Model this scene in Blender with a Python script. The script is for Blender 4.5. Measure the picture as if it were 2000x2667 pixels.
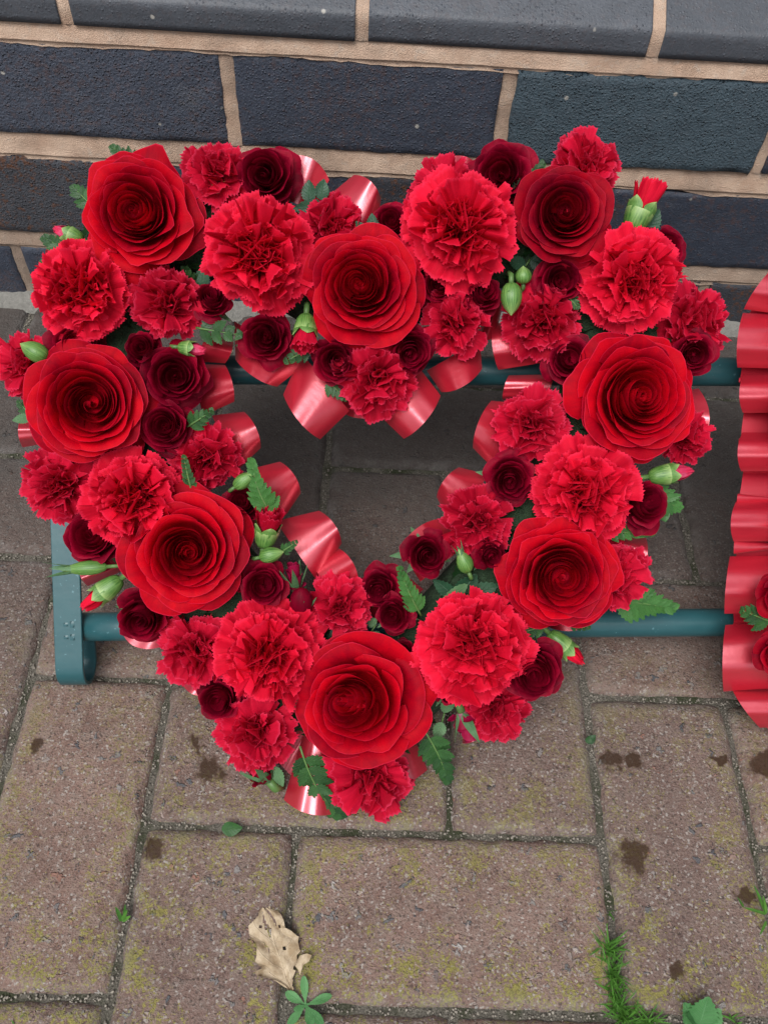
import bpy, math, random
import numpy as np
from mathutils import Matrix, Vector

for o in list(bpy.data.objects):
    bpy.data.objects.remove(o)
SC = bpy.context.scene
COL = SC.collection
rad = math.radians
rng = np.random.default_rng(7)
random.seed(7)

# ------------------------------------------------------------------ camera, sky, sun, exposure
F_PX = 2206.06
PITCH, YAW, ROLL = 0.956669, 0.011884, 0.048346
CAM = np.array([0.14887, -0.15124, 0.58371])
cp, sp, cy, sy = math.cos(PITCH), math.sin(PITCH), math.cos(YAW), math.sin(YAW)
FW = np.array([sy * cp, cy * cp, -sp])
RT0 = np.array([cy, -sy, 0.0])
UP0 = np.cross(RT0, FW)
RT = math.cos(ROLL) * RT0 + math.sin(ROLL) * UP0
UP = -math.sin(ROLL) * RT0 + math.cos(ROLL) * UP0
cam = bpy.data.cameras.new('camera')
cam.sensor_fit = 'VERTICAL'
cam.sensor_height = 24.0
cam.sensor_width = 18.0
cam.lens = F_PX / 2667.0 * 24.0
cam.clip_start = 0.01
cam.clip_end = 500
co = bpy.data.objects.new('camera', cam)
COL.objects.link(co)
M = Matrix(((RT[0], UP[0], -FW[0], CAM[0]), (RT[1], UP[1], -FW[1], CAM[1]), (RT[2], UP[2], -FW[2], CAM[2]), (0, 0, 0, 1)))
co.matrix_world = M
SC.camera = co

SUN_EL, SUN_AZ = rad(62), rad(205)      # azimuth clockwise from +Y: the open sky is behind the camera, the wall ahead
w = bpy.data.worlds.new('World')
SC.world = w
w.use_nodes = True
nt = w.node_tree
for n in list(nt.nodes):
    nt.nodes.remove(n)
sky = nt.nodes.new('ShaderNodeTexSky')
sky.sky_type = 'NISHITA'
sky.sun_disc = False
sky.sun_elevation = SUN_EL
sky.sun_rotation = SUN_AZ
sky.dust_density = 3.0
sky.ozone_density = 1.0
hs = nt.nodes.new('ShaderNodeHueSaturation')
hs.inputs['Saturation'].default_value = 0.22     # an overcast sky is nearly grey
bg = nt.nodes.new('ShaderNodeBackground')
bg.inputs['Strength'].default_value = 0.09
wo = nt.nodes.new('ShaderNodeOutputWorld')
nt.links.new(sky.outputs[0], hs.inputs['Color'])
nt.links.new(hs.outputs[0], bg.inputs['Color'])
nt.links.new(bg.outputs[0], wo.inputs['Surface'])
sl = bpy.data.lights.new('sun', 'SUN')
sl.energy = 1.5
sl.angle = rad(34)
sl.color = (1.0, 0.985, 0.96)
so = bpy.data.objects.new('sun', sl)
COL.objects.link(so)
sd = Vector((math.sin(SUN_AZ) * math.cos(SUN_EL), math.cos(SUN_AZ) * math.cos(SUN_EL), math.sin(SUN_EL)))
so.rotation_euler = sd.to_track_quat('Z', 'Y').to_euler()
so.location = sd * 5
SC.view_settings.view_transform = 'Standard'
SC.view_settings.look = 'None'
SC.view_settings.gamma = 1
SC.view_settings.exposure = 0.78
SC.view_settings.use_curve_mapping = False

# ------------------------------------------------------------------ frames of reference
S = 2000.0 / 1659.0                     # measurements were taken on a 1659 px wide copy


def rays(x, y):
    x = np.asarray(x, float) * S
    y = np.asarray(y, float) * S
    return ((x - 1000) / F_PX)[..., None] * RT - ((y - 1333.5) / F_PX)[..., None] * UP + FW


PSI, TH = rad(2.86), rad(40)
EU = np.array([math.cos(PSI), math.sin(PSI), 0])
EH = np.array([-math.sin(PSI), math.cos(PSI), 0])
EV = EH * math.cos(TH) + np.array([0, 0, math.sin(TH)])
EN = -EH * math.sin(TH) + np.array([0, 0, math.cos(TH)])
_d = rays(829.5, 1349.6)
ORG = CAM + _d * ((0.040 - CAM[2]) / _d[2])     # a point on the axis of the lower bar


def D(x, y, n=0.0):
    """the point of the display rack's slope (n metres above the bars) seen at x, y"""
    d = rays(x, y)
    n = np.asarray(n, float)
    t = (n - (CAM - ORG) @ EN) / (d @ EN)
    return CAM + d * t[..., None]


def G(x, y, z=0.0):
    d = rays(x, y)
    t = (np.asarray(z, float) - CAM[2]) / d[..., 2]
    return CAM + d * t[..., None]


def pxsize(p):
    return float((np.asarray(p) - CAM) @ FW) / F_PX * S


# ------------------------------------------------------------------ objects
def link(o, parent=None):
    COL.objects.link(o)
    if parent is not None:
        o.parent = parent
    return o


def tag(o, label=None, cat=None, group=None, kind=None):
    for k, v in (('label', label), ('category', cat), ('group', group), ('kind', kind)):
        if v:
            o[k] = v
    return o


def thing(name, loc, rot=None, label=None, cat=None, group=None):
    o = bpy.data.objects.new(name, None)
    o.empty_display_size = 0.01
    m = Matrix.Identity(4) if rot is None else Matrix([list(r) + [0] for r in np.asarray(rot)] + [[0, 0, 0, 1]])
    m.translation = Vector([float(c) for c in loc])
    o.matrix_world = m
    link(o)
    return tag(o, label, cat, group)


def mesh(name, V, Fc, mats, attrs=None, smooth=True, fmat=None):
    me = bpy.data.meshes.new(name)
    V = np.asarray(V, float)
    if isinstance(Fc, np.ndarray) and Fc.ndim == 2:
        nf, k = Fc.shape
        me.vertices.add(len(V))
        me.vertices.foreach_set('co', V.ravel())
        me.loops.add(nf * k)
        me.loops.foreach_set('vertex_index', Fc.ravel().astype(np.int32))
        me.polygons.add(nf)
        me.polygons.foreach_set('loop_start', np.arange(0, nf * k, k, dtype=np.int32))
        me.update(calc_edges=True)
    else:
        me.from_pydata(V.tolist(), [], [list(map(int, f)) for f in Fc])
    if smooth:
        me.polygons.foreach_set('use_smooth', np.ones(len(me.polygons), bool))
    for m in (mats if isinstance(mats, (list, tuple)) else [mats]):
        me.materials.append(m)
    if fmat is not None:
        me.polygons.foreach_set('material_index', np.asarray(fmat, np.int32))
    for k, a in (attrs or {}).items():
        at = me.attributes.new(k, 'FLOAT', 'POINT')
        at.data.foreach_set('value', np.asarray(a, np.float32).ravel())
    me.update()
    return me


def obj(name, me, parent=None):
    return link(bpy.data.objects.new(name, me), parent)


_fc = {}


def gridfaces(nv, nu, closed=False):
    k = (nv, nu, closed)
    if k not in _fc:
        i = np.arange(nv - 1)[:, None]
        j = np.arange(nu if closed else nu - 1)[None, :]
        j2 = (j + 1) % nu
        _fc[k] = np.stack([i * nu + j, i * nu + j2, (i + 1) * nu + j2, (i + 1) * nu + j], -1).reshape(-1, 4)
    return _fc[k]


def gridmesh(name, P, mat, v=None, u=None, closed=False):
    nv, nu = P.shape[:2]
    at = {}
    if v is not None:
        at['along'] = np.broadcast_to(v, (nv, nu))
    if u is not None:
        at['across'] = np.broadcast_to(u, (nv, nu))
    return mesh(name, P.reshape(-1, 3), gridfaces(nv, nu, closed), mat, at)


def tube_mesh(name, pts, r, mat, seg=8, cap=True):
    pts = np.asarray(pts, float)
    r = np.broadcast_to(np.asarray(r, float), (len(pts),))
    T = np.gradient(pts, axis=0)
    T /= np.linalg.norm(T, axis=1)[:, None] + 1e-12
    a = np.array([0, 0, 1.0]) if abs(T[0][2]) < .9 else np.array([1.0, 0, 0])
    V = []
    for p, t, rr in zip(pts, T, r):
        x = np.cross(a, t); x /= np.linalg.norm(x)
        y = np.cross(t, x)
        an = np.arange(seg) * 2 * math.pi / seg
        V.append(p + rr * (np.cos(an)[:, None] * x + np.sin(an)[:, None] * y))
    V = np.concatenate(V)
    F = [list(f) for f in gridfaces(len(pts), seg, True)]
    if cap:
        F.append(list(range(seg))[::-1])
        F.append([len(V) - seg + i for i in range(seg)])
    return mesh(name, V, F, mat)


def frame(z, x=None):
    z = np.asarray(z, float); z = z / np.linalg.norm(z)
    x = np.array([1.0, 0, 0]) if x is None else np.asarray(x, float)
    x = x - z * (x @ z)
    if np.linalg.norm(x) < 1e-6:
        x = np.cross(z, [0.3, 0.5, 0.8])
    x /= np.linalg.norm(x)
    return np.stack([x, np.cross(z, x), z], 1)      # columns


# ------------------------------------------------------------------ materials
class NT:
    def __init__(self, name):
        self.m = bpy.data.materials.new(name)
        self.m.use_nodes = True
        self.t = self.m.node_tree
        for n in list(self.t.nodes):
            self.t.nodes.remove(n)
        self.out = self.t.nodes.new('ShaderNodeOutputMaterial')
        self.p = self.t.nodes.new('ShaderNodeBsdfPrincipled')
        self.t.links.new(self.p.outputs[0], self.out.inputs[0])

    def set(self, sock, v):
        if hasattr(v, 'is_output') or hasattr(v, 'links'):
            self.t.links.new(v, sock)
        elif isinstance(v, (tuple, list)) and len(v) == 3 and sock.type == 'RGBA':
            sock.default_value = (*v, 1)
        else:
            sock.default_value = v

    def P(self, **k):
        for a, v in k.items():
            self.set(self.p.inputs[a.replace('_', ' ')], v)

    def node(self, typ, ins=None, out=0, **props):
        n = self.t.nodes.new(typ)
        for a, v in props.items():
            setattr(n, a, v)
        for a, v in (ins or {}).items():
            self.set(n.inputs[a], v)
        return n.outputs[out]

    def noise(self, vec, scale, detail=4, rough=.55, dist=0.0):
        return self.node('ShaderNodeTexNoise', {'Vector': vec, 'Scale': scale, 'Detail': detail, 'Roughness': rough, 'Distortion': dist})

    def ramp(self, fac, stops, interp='LINEAR'):
        n = self.t.nodes.new('ShaderNodeValToRGB')
        n.color_ramp.interpolation = interp
        e = n.color_ramp.elements
        while len(e) < len(stops):
            e.new(.5)
        for el, (p, c) in zip(e, stops):
            el.position = p
            el.color = (c, c, c, 1) if isinstance(c, (int, float)) else (*c, 1)
        self.set(n.inputs[0], fac)
        return n.outputs[0]

    def math(self, op, a, b=0.0, c=0.0, clamp=False):
        n = self.t.nodes.new('ShaderNodeMath')
        n.operation = op
        n.use_clamp = clamp
        self.set(n.inputs[0], a); self.set(n.inputs[1], b); self.set(n.inputs[2], c)
        return n.outputs[0]

    def mix(self, f, a, b, mode='MIX'):
        n = self.t.nodes.new('ShaderNodeMix')
        n.data_type = 'RGBA'
        n.blend_type = mode
        self.set(n.inputs[0], f); self.set(n.inputs[6], a); self.set(n.inputs[7], b)
        return n.outputs[2]

    def pos(self):
        return self.node('ShaderNodeNewGeometry')

    def objc(self):
        return self.node('ShaderNodeTexCoord', out=3)

    def attr(self, name):
        return self.node('ShaderNodeAttribute', out=2, attribute_name=name)

    def rand(self):
        return self.node('ShaderNodeObjectInfo', out=5)

    def bump(self, h, strength=.5, dist=.001, normal=None):
        ins = {'Height': h, 'Strength': strength, 'Distance': dist}
        if normal is not None:
            ins['Normal'] = normal
        return self.node('ShaderNodeBump', ins)

    def translucent(self, color, fac, normal=None):
        t = self.node('ShaderNodeBsdfTranslucent', {'Color': color})
        mx = self.node('ShaderNodeMixShader', {0: fac, 1: self.p.outputs[0], 2: t})
        self.t.links.new(mx, self.out.inputs[0])


def petal_mat(name, deep, lit, rim, transl=.25, rough=.55, sheen=.25, streak=60, rimw=.93, base=None, spec=.2):
    k = NT(name)
    al, ac = k.attr('along'), k.attr('across')
    vec = k.node('ShaderNodeCombineXYZ', {'X': k.math('MULTIPLY', ac, streak / 10), 'Y': k.math('MULTIPLY', al, 1.3), 'Z': k.math('MULTIPLY', k.rand(), 40)})
    st = k.noise(vec, 2.0, 4, .6)
    bl = k.noise(k.pos(), 55, 2)
    f = k.math('ADD', k.math('MULTIPLY', st, .55), k.math('MULTIPLY', bl, .45))
    f = k.math('ADD', f, k.math('MULTIPLY', k.math('SUBTRACT', k.rand(), .5), .35))
    c = k.mix(k.ramp(f, [(.3, 0.0), (.72, 1.0)]), deep, lit)
    if base is not None:
        c = k.mix(k.ramp(al, [(.0, 1.0), (.45, 0.0)]), c, base)
    c = k.mix(k.ramp(al, [(rimw, 0.0), (min(1.0, rimw + .06), .75)]), c, rim)
    k.P(Base_Color=c, Roughness=rough, Sheen_Weight=sheen, Sheen_Roughness=.5, Sheen_Tint=(*rim, 1))
    k.p.inputs['Specular IOR Level'].default_value = spec
    fine = k.noise(vec, 9.0, 3, .6)
    k.P(Normal=k.bump(fine, .25, .0008))
    k.translucent(c, transl)
    return k.m


M_ROSE = petal_mat('rose_petal', (0.30, 0.0005, 0.012), (0.64, 0.001, 0.012), (0.74, 0.02, 0.07), .27, .6, .0, 25, .985, spec=.08)
M_ROSE2 = petal_mat('rose_petal_dark', (0.18, 0.0005, 0.011), (0.40, 0.001, 0.012), (0.52, 0.015, 0.05), .24, .6, .0, 25, .985, spec=.08)
M_SPRAY = petal_mat('spray_rose_petal', (0.135, 0.0006, 0.012), (0.33, 0.0018, 0.024), (0.38, 0.012, 0.05), .26, .55, .05, 25, .98, spec=.1)
M_CARN = petal_mat('carnation_petal', (0.54, 0.003, 0.022), (0.86, 0.010, 0.046), (0.90, 0.028, 0.085), .26, .65, .03, 35, .94, spec=.1)
M_CARN2 = petal_mat('spray_carnation_petal', (0.40, 0.002, 0.020), (0.76, 0.010, 0.050), (0.80, 0.045, 0.12), .36, .65, .03, 35, .94, (0.72, .08, .14), .1)
M_PINK = petal_mat('pink_bud_petal', (0.62, 0.02, 0.09), (0.80, 0.12, 0.24), (0.75, 0.03, 0.10), .3, .6, .1, 60, .8)
M_MAG = petal_mat('magenta_bud_petal', (0.24, 0.002, 0.03), (0.42, 0.006, 0.07), (0.4, 0.02, 0.09), .25, .5, .1, 50, .93, (.6, .3, .4))


def leaf_mat(name, a, b, rim, rough=.45, spec=.4, transl=.2):
    k = NT(name)
    al, ac = k.attr('along'), k.attr('across')
    aa = k.math('ABSOLUTE', ac)
    n = k.noise(k.pos(), 160, 4)
    f = k.math('ADD', k.math('MULTIPLY', n, .7), k.math('MULTIPLY', k.rand(), .4))
    c = k.mix(k.ramp(f, [(.3, 0.0), (.8, 1.0)]), a, b)
    # veins: chevrons from the midrib
    ph = k.math('SUBTRACT', k.math('MULTIPLY', al, 7.0), k.math('MULTIPLY', aa, 1.6))
    vn = k.math('ABSOLUTE', k.math('SUBTRACT', k.math('FRACT', ph), .5))
    vm = k.math('MAXIMUM', k.ramp(vn, [(.0, 1.0), (.09, 0.0)]), k.ramp(aa, [(.0, 1.0), (.07, 0.0)]))
    c = k.mix(k.math('MULTIPLY', vm, .35), c, rim)
    k.P(Base_Color=c, Roughness=rough)
    k.p.inputs['Specular IOR Level'].default_value = spec
    k.P(Normal=k.bump(k.math('SUBTRACT', n, k.math('MULTIPLY', vm, .8)), .5, .0008))
    k.translucent(c, transl)
    return k.m


M_FERN = leaf_mat('fern_leaf', (0.012, 0.055, 0.014), (0.035, 0.12, 0.026), (0.10, 0.22, 0.07))
M_FILL = leaf_mat('shaded_sprig', (0.005, 0.022, 0.007), (0.014, 0.050, 0.013), (0.03, 0.08, 0.03), .6, .2, .1)  # darkened leaf green, carries the shade of the gaps between flowers
M_FERNL = leaf_mat('fern_leaf_light', (0.03, 0.12, 0.022), (0.065, 0.21, 0.045), (0.16, 0.32, 0.10))
M_ROSELEAF = leaf_mat('rose_leaf', (0.012, 0.055, 0.028), (0.035, 0.11, 0.055), (0.11, 0.22, 0.12))
M_SEPAL = leaf_mat('sepal', (0.06, 0.16, 0.06), (0.15, 0.29, 0.14), (0.24, 0.38, 0.2), .55, .3)
M_WEED = leaf_mat('weed_leaf', (0.05, 0.17, 0.05), (0.12, 0.30, 0.11), (0.2, 0.4, 0.2), .55, .3)
M_GRASS = leaf_mat('grass_blade', (0.03, 0.11, 0.012), (0.10, 0.26, 0.035), (0.16, 0.34, 0.08), .5, .3)

k = NT('green_bud')
al, ac = k.attr('along'), k.attr('across')
vec = k.node('ShaderNodeCombineXYZ', {'X': k.math('MULTIPLY', ac, 9), 'Y': k.math('MULTIPLY', al, .8), 'Z': k.rand()})
st = k.noise(vec, 3.0, 3)
c = k.mix(k.ramp(st, [(.35, 0.0), (.7, 1.0)]), (0.04, 0.13, 0.022), (0.17, 0.33, 0.075))
c = k.mix(k.ramp(al, [(.55, 0.0), (1.0, .75)]), c, (0.34, 0.48, 0.17))
k.P(Base_Color=c, Roughness=.42, Normal=k.bump(st, .3, .0006))
M_BUD = k.m

k = NT('stem_green')
k.P(Base_Color=k.mix(k.noise(k.pos(), 200), (.05, .13, .03), (.12, .22, .06)), Roughness=.5)
M_STEM = k.m

k = NT('floral_foam')
n = k.noise(k.pos(), 260, 5)
k.P(Base_Color=k.mix(n, (.006, .018, .007), (.02, .05, .018)), Roughness=.9, Normal=k.bump(n, 1.0, .004))
M_FOAM = k.m

k = NT('satin_ribbon')
al, ac = k.attr('along'), k.attr('across')
vec = k.node('ShaderNodeCombineXYZ', {'X': k.math('MULTIPLY', ac, 1.4), 'Y': k.math('MULTIPLY', al, 4), 'Z': k.math('MULTIPLY', k.rand(), 30)})
weave = k.noise(k.pos(), 1800, 2)
cr = k.noise(vec, 2.5, 3)
k.P(Base_Color=k.mix(k.noise(k.pos(), 60), (.46, .006, .024), (.60, .011, .036)), Roughness=k.math('ADD', .31, k.math('MULTIPLY', weave, .10)), IOR=3.3,
    Coat_Weight=.12, Coat_Roughness=.25, Specular_Tint=(1, .56, .62, 1), Sheen_Weight=.1, Sheen_Roughness=.35, Sheen_Tint=(1, .55, .6, 1), Normal=k.bump(cr, .04, .004, k.bump(weave, .10, .0004)))
k.p.inputs['Specular IOR Level'].default_value = .5
k.p.inputs['Metallic'].default_value = .2
k.translucent((.7, .015, .04, 1), .06)
M_RIBBON = k.m

k = NT('green_enamel')
n = k.noise(k.pos(), 90, 3)
n2 = k.noise(k.node('ShaderNodeMapping', {'Vector': k.pos(), 'Scale': (8, 400, 400)}), 1.0, 3)
c = k.mix(n, (.017, .075, .088), (.024, .098, .112))
sc_ = k.ramp(k.noise(k.pos(), 420, 2, .4), [(.70, 0.0), (.74, .6)])
c = k.mix(sc_, c, (.12, .26, .30))
k.P(Base_Color=c, Roughness=k.math('ADD', .26, k.math('MULTIPLY', n2, .16)), Normal=k.bump(n, .15, .001))
M_METAL = k.m

# ------------------------------------------------------------------ pavement
k = NT('paver_concrete')
pos = k.pos()
oc = k.objc()
sep = k.node('ShaderNodeSeparateXYZ', {0: oc})
sepn = k.t.nodes[-1]
hx, hy = .0995, .0485
dx = k.math('SUBTRACT', hx, k.math('ABSOLUTE', sepn.outputs[0]))
dy = k.math('SUBTRACT', hy, k.math('ABSOLUTE', sepn.outputs[1]))
ed = k.math('MINIMUM', dx, dy)
big = k.noise(pos, 22, 4, .6)
mid = k.noise(pos, 110, 5, .65)
fine = k.noise(pos, 700, 4, .7)
c = k.mix(k.ramp(big, [(.3, 0.0), (.7, 1.0)]), (.185, .110, .090), (.345, .222, .182))
c = k.mix(k.ramp(mid, [(.42, 0.0), (.66, .75)]), c, (.320, .245, .205))
c = k.mix(k.math('MULTIPLY', k.rand(), .5), c, (.14, .105, .098))
sand = k.node('ShaderNodeTexVoronoi', {'Vector': pos, 'Scale': 760.0}, out=1)
sg = k.node('ShaderNodeSeparateColor', {0: sand})
c = k.mix(k.ramp(sg, [(.0, .7), (.16, .0), (.86, .0), (.98, .6)], 'LINEAR'), c, k.mix(k.ramp(sg, [(.4, 0.0), (.6, 1.0)]), (.045, .036, .034), (.56, .53, .49)))
c = k.mix(k.math('MULTIPLY', k.math('SUBTRACT', fine, .5), 2.4, clamp=True), c, (.46, .38, .33))
c = k.mix(k.math('MULTIPLY', k.math('SUBTRACT', .48, k.noise(pos, 560, 4, .75)), 3.2, clamp=True), c, (.040, .028, .024))
# pebbles in the mix
warp = k.node('ShaderNodeMix', {0: .012, 4: pos, 5: k.node('ShaderNodeTexNoise', {'Vector': pos, 'Scale': 260.0}, out=1)}, out=1, data_type='VECTOR')
vr = k.t.nodes.new('ShaderNodeTexVoronoi')
vr.inputs['Scale'].default_value = 165
k.set(vr.inputs['Vector'], warp)
pc = k.node('ShaderNodeSeparateColor', {0: vr.outputs['Color']})
pcn = k.t.nodes[-1]
pm = k.math('MULTIPLY', k.ramp(pcn.outputs[0], [(.885, 0.0), (.895, 1.0)]), k.ramp(vr.outputs['Distance'], [(.30, 1.0), (.42, 0.0)]))
pcol = k.ramp(pcn.outputs[1], [(.0, (.10, .105, .12)), (.3, (.19, .19, .195)), (.55, (.36, .32, .30)), (.75, (.36, .17, .12)), (1.0, (.58, .56, .54))])
c = k.mix(k.math('MULTIPLY', pm, .9), c, pcol)
vr2 = k.t.nodes.new('ShaderNodeTexVoronoi')
vr2.inputs['Scale'].default_value = 88
k.set(vr2.inputs['Vector'], k.node('ShaderNodeMix', {0: .02, 4: pos, 5: k.node('ShaderNodeTexNoise', {'Vector': pos, 'Scale': 170.0}, out=1)}, out=1, data_type='VECTOR'))
p2 = k.node('ShaderNodeSeparateColor', {0: vr2.outputs['Color']})
p2n = k.t.nodes[-1]
pm2 = k.math('MULTIPLY', k.ramp(p2n.outputs[0], [(.905, 0.0), (.91, 1.0)]), k.ramp(vr2.outputs['Distance'], [(.22, 1.0), (.30, 0.0)]))
c = k.mix(k.math('MULTIPLY', pm2, .9), c, k.ramp(p2n.outputs[1], [(.0, (.075, .085, .10)), (.35, (.17, .175, .185)), (.6, (.33, .31, .29)), (.8, (.32, .17, .13)), (1.0, (.52, .50, .48))]))
pm = k.math('MAXIMUM', pm, pm2)
# lichen and moss, thickest along the arrises
mn = k.noise(pos, 48, 5, .7)
mf = k.noise(pos, 480, 4, .75)
el = k.ramp(ed, [(.0, .10), (.006, .17), (.016, .13), (.05, 0.0)])
dirt_shade_xyz = k.node('ShaderNodeSeparateXYZ', {0: pos})
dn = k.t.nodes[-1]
front = k.ramp(k.math('ADD', dn.outputs[1], .5), [(.42, 1.0), (.68, .0)])
mm = k.math('ADD', k.math('ADD', mn, el), k.math('MULTIPLY', k.math('SUBTRACT', mf, .5), 1.05))
mm = k.math('MULTIPLY', k.ramp(mm, [(.655, 0.0), (.735, .9)]), front)
c = k.mix(mm, c, k.mix(k.ramp(mf, [(.35, 0.0), (.7, 1.0)]), (.14, .135, .032), (.40, .36, .10)))
# grey film of dirt towards the wall, darkened to paint shade inside the heart
dirt_shade = k.math('MULTIPLY', k.ramp(k.math('ADD', dn.outputs[1], k.math('MULTIPLY', k.math('SUBTRACT', big, .5), .2)), [(.08, 0.0), (.30, .85)]), 1.0)
c = k.mix(dirt_shade, c, k.mix(mid, (.060, .054, .050), (.112, .104, .098)))
# lime bloom on the arrises
lb = k.math('MULTIPLY', k.ramp(ed, [(.0, .8), (.004, .5), (.009, .0)]), k.ramp(mn, [(.42, 0.0), (.6, .75)]))
c = k.mix(k.math('MULTIPLY', lb, .5), c, (.36, .345, .33))
# wet drops and damp stains
wet = None
for (wx, wy, wr) in ((82, 1602, .0075), (417, 1600, .0075), (455, 1665, .0115), (338, 1830, .011), (1318, 1645, .0105), (1372, 1643, .0095), (1365, 1850, .0135), (1608, 1936, .006), (1462, 2095, .006), (1645, 1650, .016), (1560, 1640, .005)):
    g = G(wx, wy)
    dd = k.node('ShaderNodeVectorMath', {0: pos, 1: tuple(float(q) for q in g)}, out=1, operation='DISTANCE')
    dd = k.math('ADD', dd, k.math('ADD', k.math('MULTIPLY', k.math('SUBTRACT', mid, .5), .016), k.math('MULTIPLY', k.math('SUBTRACT', k.noise(pos, 75, 3, .6), .5), .026)))
    q = k.ramp(k.math('DIVIDE', dd, wr), [(.50, 1.0), (1.0, 0.0)])
    wet = q if wet is None else k.math('MAXIMUM', wet, q)
wetn = wet
c = k.mix(k.math('MULTIPLY', wetn, .92), c, (.032, .015, .006))
hgt = k.math('ADD', k.math('MULTIPLY', fine, .5), k.math('MULTIPLY', mid, .8))
hgt = k.math('ADD', hgt, k.math('MULTIPLY', pm, .45))
hgt = k.math('ADD', hgt, k.math('MULTIPLY', sg, .25))
k.P(Base_Color=c, Roughness=k.math('SUBTRACT', .92, k.math('MULTIPLY', wetn, .42)), Normal=k.bump(hgt, k.math('SUBTRACT', 1.0, k.math('MULTIPLY', wetn, .7)), .0045))
k.p.inputs['Specular IOR Level'].default_value = .18
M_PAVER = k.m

k = NT('joint_sand')
pos = k.pos()
n = k.noise(pos, 900, 4, .7)
n2 = k.noise(pos, 40, 3)
c = k.mix(k.ramp(n, [(.3, 0.0), (.7, 1.0)]), (.040, .035, .029), (.30, .275, .23))
c = k.mix(k.ramp(n2, [(.48, 0.0), (.66, .75)]), c, (.03, .045, .012))
k.P(Base_Color=c, Roughness=.95, Normal=k.bump(n, 1.0, .003))
k.p.inputs['Specular IOR Level'].default_value = .2
M_SAND = k.m
k = NT('sand_grain')
k.P(Base_Color=k.mix(k.noise(k.pos(), 500, 1), (.07, .062, .05), (.42, .38, .32)), Roughness=.9)
M_GRAIN = k.m
k = NT('far_ground')
k.P(Base_Color=k.mix(k.noise(k.pos(), 6), (.12, .09, .08), (.17, .13, .11)), Roughness=.95)
M_FAR = k.m

g = mesh('ground', [(-60, -60, -.06), (60, -60, -.06), (60, 60, -.06), (-60, 60, -.06)], [(0, 1, 2, 3)], M_FAR, smooth=False)
tag(obj('ground', g), kind='structure')
X0, X1, Y0, Y1 = -1.3, 1.7, -1.4, .5085
pave = obj('pavement', mesh('pavement', [(X0, Y0, -.0052), (X1, Y0, -.0052), (X1, Y1, -.0052), (X0, Y1, -.0052)], [(0, 1, 2, 3)], M_SAND, smooth=False))
tag(pave, kind='structure')
CELL = .1025


def paver_mesh(L, W, seed):
    r = np.random.default_rng(seed)
    nx, ny = max(4, int(L / .009)), max(4, int(W / .009))
    per = [(-L / 2 + L * i / nx, -W / 2) for i in range(nx)] + [(L / 2, -W / 2 + W * i / ny) for i in range(ny)] + \
          [(L / 2 - L * i / nx, W / 2) for i in range(nx)] + [(-L / 2, W / 2 - W * i / ny) for i in range(ny)]
    per = np.array(per)
    n = len(per)
    loops = []
    for ins, z, jit in ((0, -.05, 0), (0, -.0085, .0004), (.0008, -.0048, .0006), (.0035, -.0016, .0006), (.0062, -.0003, .0005), (.0085, 0, 0)):
        rr = .004
        q = per * np.array([(L / 2 - ins) / (L / 2), (W / 2 - ins) / (W / 2)])
        ax, ay = L / 2 - ins - rr, W / 2 - ins - rr          # round the corners a little
        for i in range(n):
            ox, oy = max(0, abs(q[i, 0]) - ax), max(0, abs(q[i, 1]) - ay)
            h = math.hypot(ox, oy)
            if ox > 0 and oy > 0 and h > rr:
                q[i, 0] = math.copysign(ax + ox / h * rr, q[i, 0])
                q[i, 1] = math.copysign(ay + oy / h * rr, q[i, 1])
        q = q + r.normal(0, jit, q.shape) if jit else q
        loops.append(np.column_stack([q, np.full(n, z) + (r.normal(0, jit, n) if jit else 0)]))
    V = np.concatenate(loops)
    F = [list(f) for f in gridfaces(len(loops), n, True)]
    F.append([len(V) - n + i for i in range(n)])
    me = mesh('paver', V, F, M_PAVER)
    me.polygons[len(F) - 1].use_smooth = False
    return me


JW = .0034
PV = [paver_mesh(2 * CELL - JW, CELL - JW, s) for s in range(5)]
grain_pts = []
for cx in range(-13, 18):
    for cr in range(-14, 6):
        t = (cx + cr) % 4
        if t == 0:
            x, y, rz, L, W = (cx + 1) * CELL, (cr + .5) * CELL, 0, 2, 1
            x0, x1, y0, y1 = cx, cx + 2, cr, cr + 1
        elif t == 3:
            x, y, rz = (cx + .5) * CELL, cr * CELL, math.pi / 2
            x0, x1, y0, y1 = cx, cx + 1, cr - 1, cr + 1
        else:
            continue
        if x0 * CELL < X0 + .02 or x1 * CELL > X1 or y0 * CELL < Y0 or y0 * CELL > .49:
            continue
        if y1 * CELL > .51:                      # cut to the wall
            ln = .5045 - y0 * CELL
            if ln < .012:
                continue
            if rz:
                me = paver_mesh(ln - JW, CELL - JW, 40 + cx)
            else:
                me = paver_mesh(2 * CELL - JW, ln - JW, 60 + cx)
            y = y0 * CELL + ln / 2
        else:
            me = PV[rng.integers(5)]
        o = obj('paver', me, pave)
        o.location = (x + rng.normal(0, .0005), y + rng.normal(0, .0005), rng.normal(0, .0005))
        o.rotation_euler = (rng.normal(0, .003), rng.normal(0, .003), rz + (math.pi if rng.random() < .5 else 0) + rng.normal(0, .004))
        if -.35 < x < .75 and y > -.45:
            for _ in range(220 if y < .3 else 90):
                s = rng.random()
                if rng.random() < (x1 - x0) / (x1 - x0 + y1 - y0):
                    grain_pts.append((x0 * CELL + s * (x1 - x0) * CELL, y0 * CELL + rng.normal(0, .0013)))
                else:
                    grain_pts.append((x0 * CELL + rng.normal(0, .0013), y0 * CELL + s * (min(y1 * CELL, .5) - y0 * CELL)))
oc8 = np.array([(1, 0, 0), (-1, 0, 0), (0, 1, 0), (0, -1, 0), (0, 0, 1), (0, 0, -1)], float)
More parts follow.
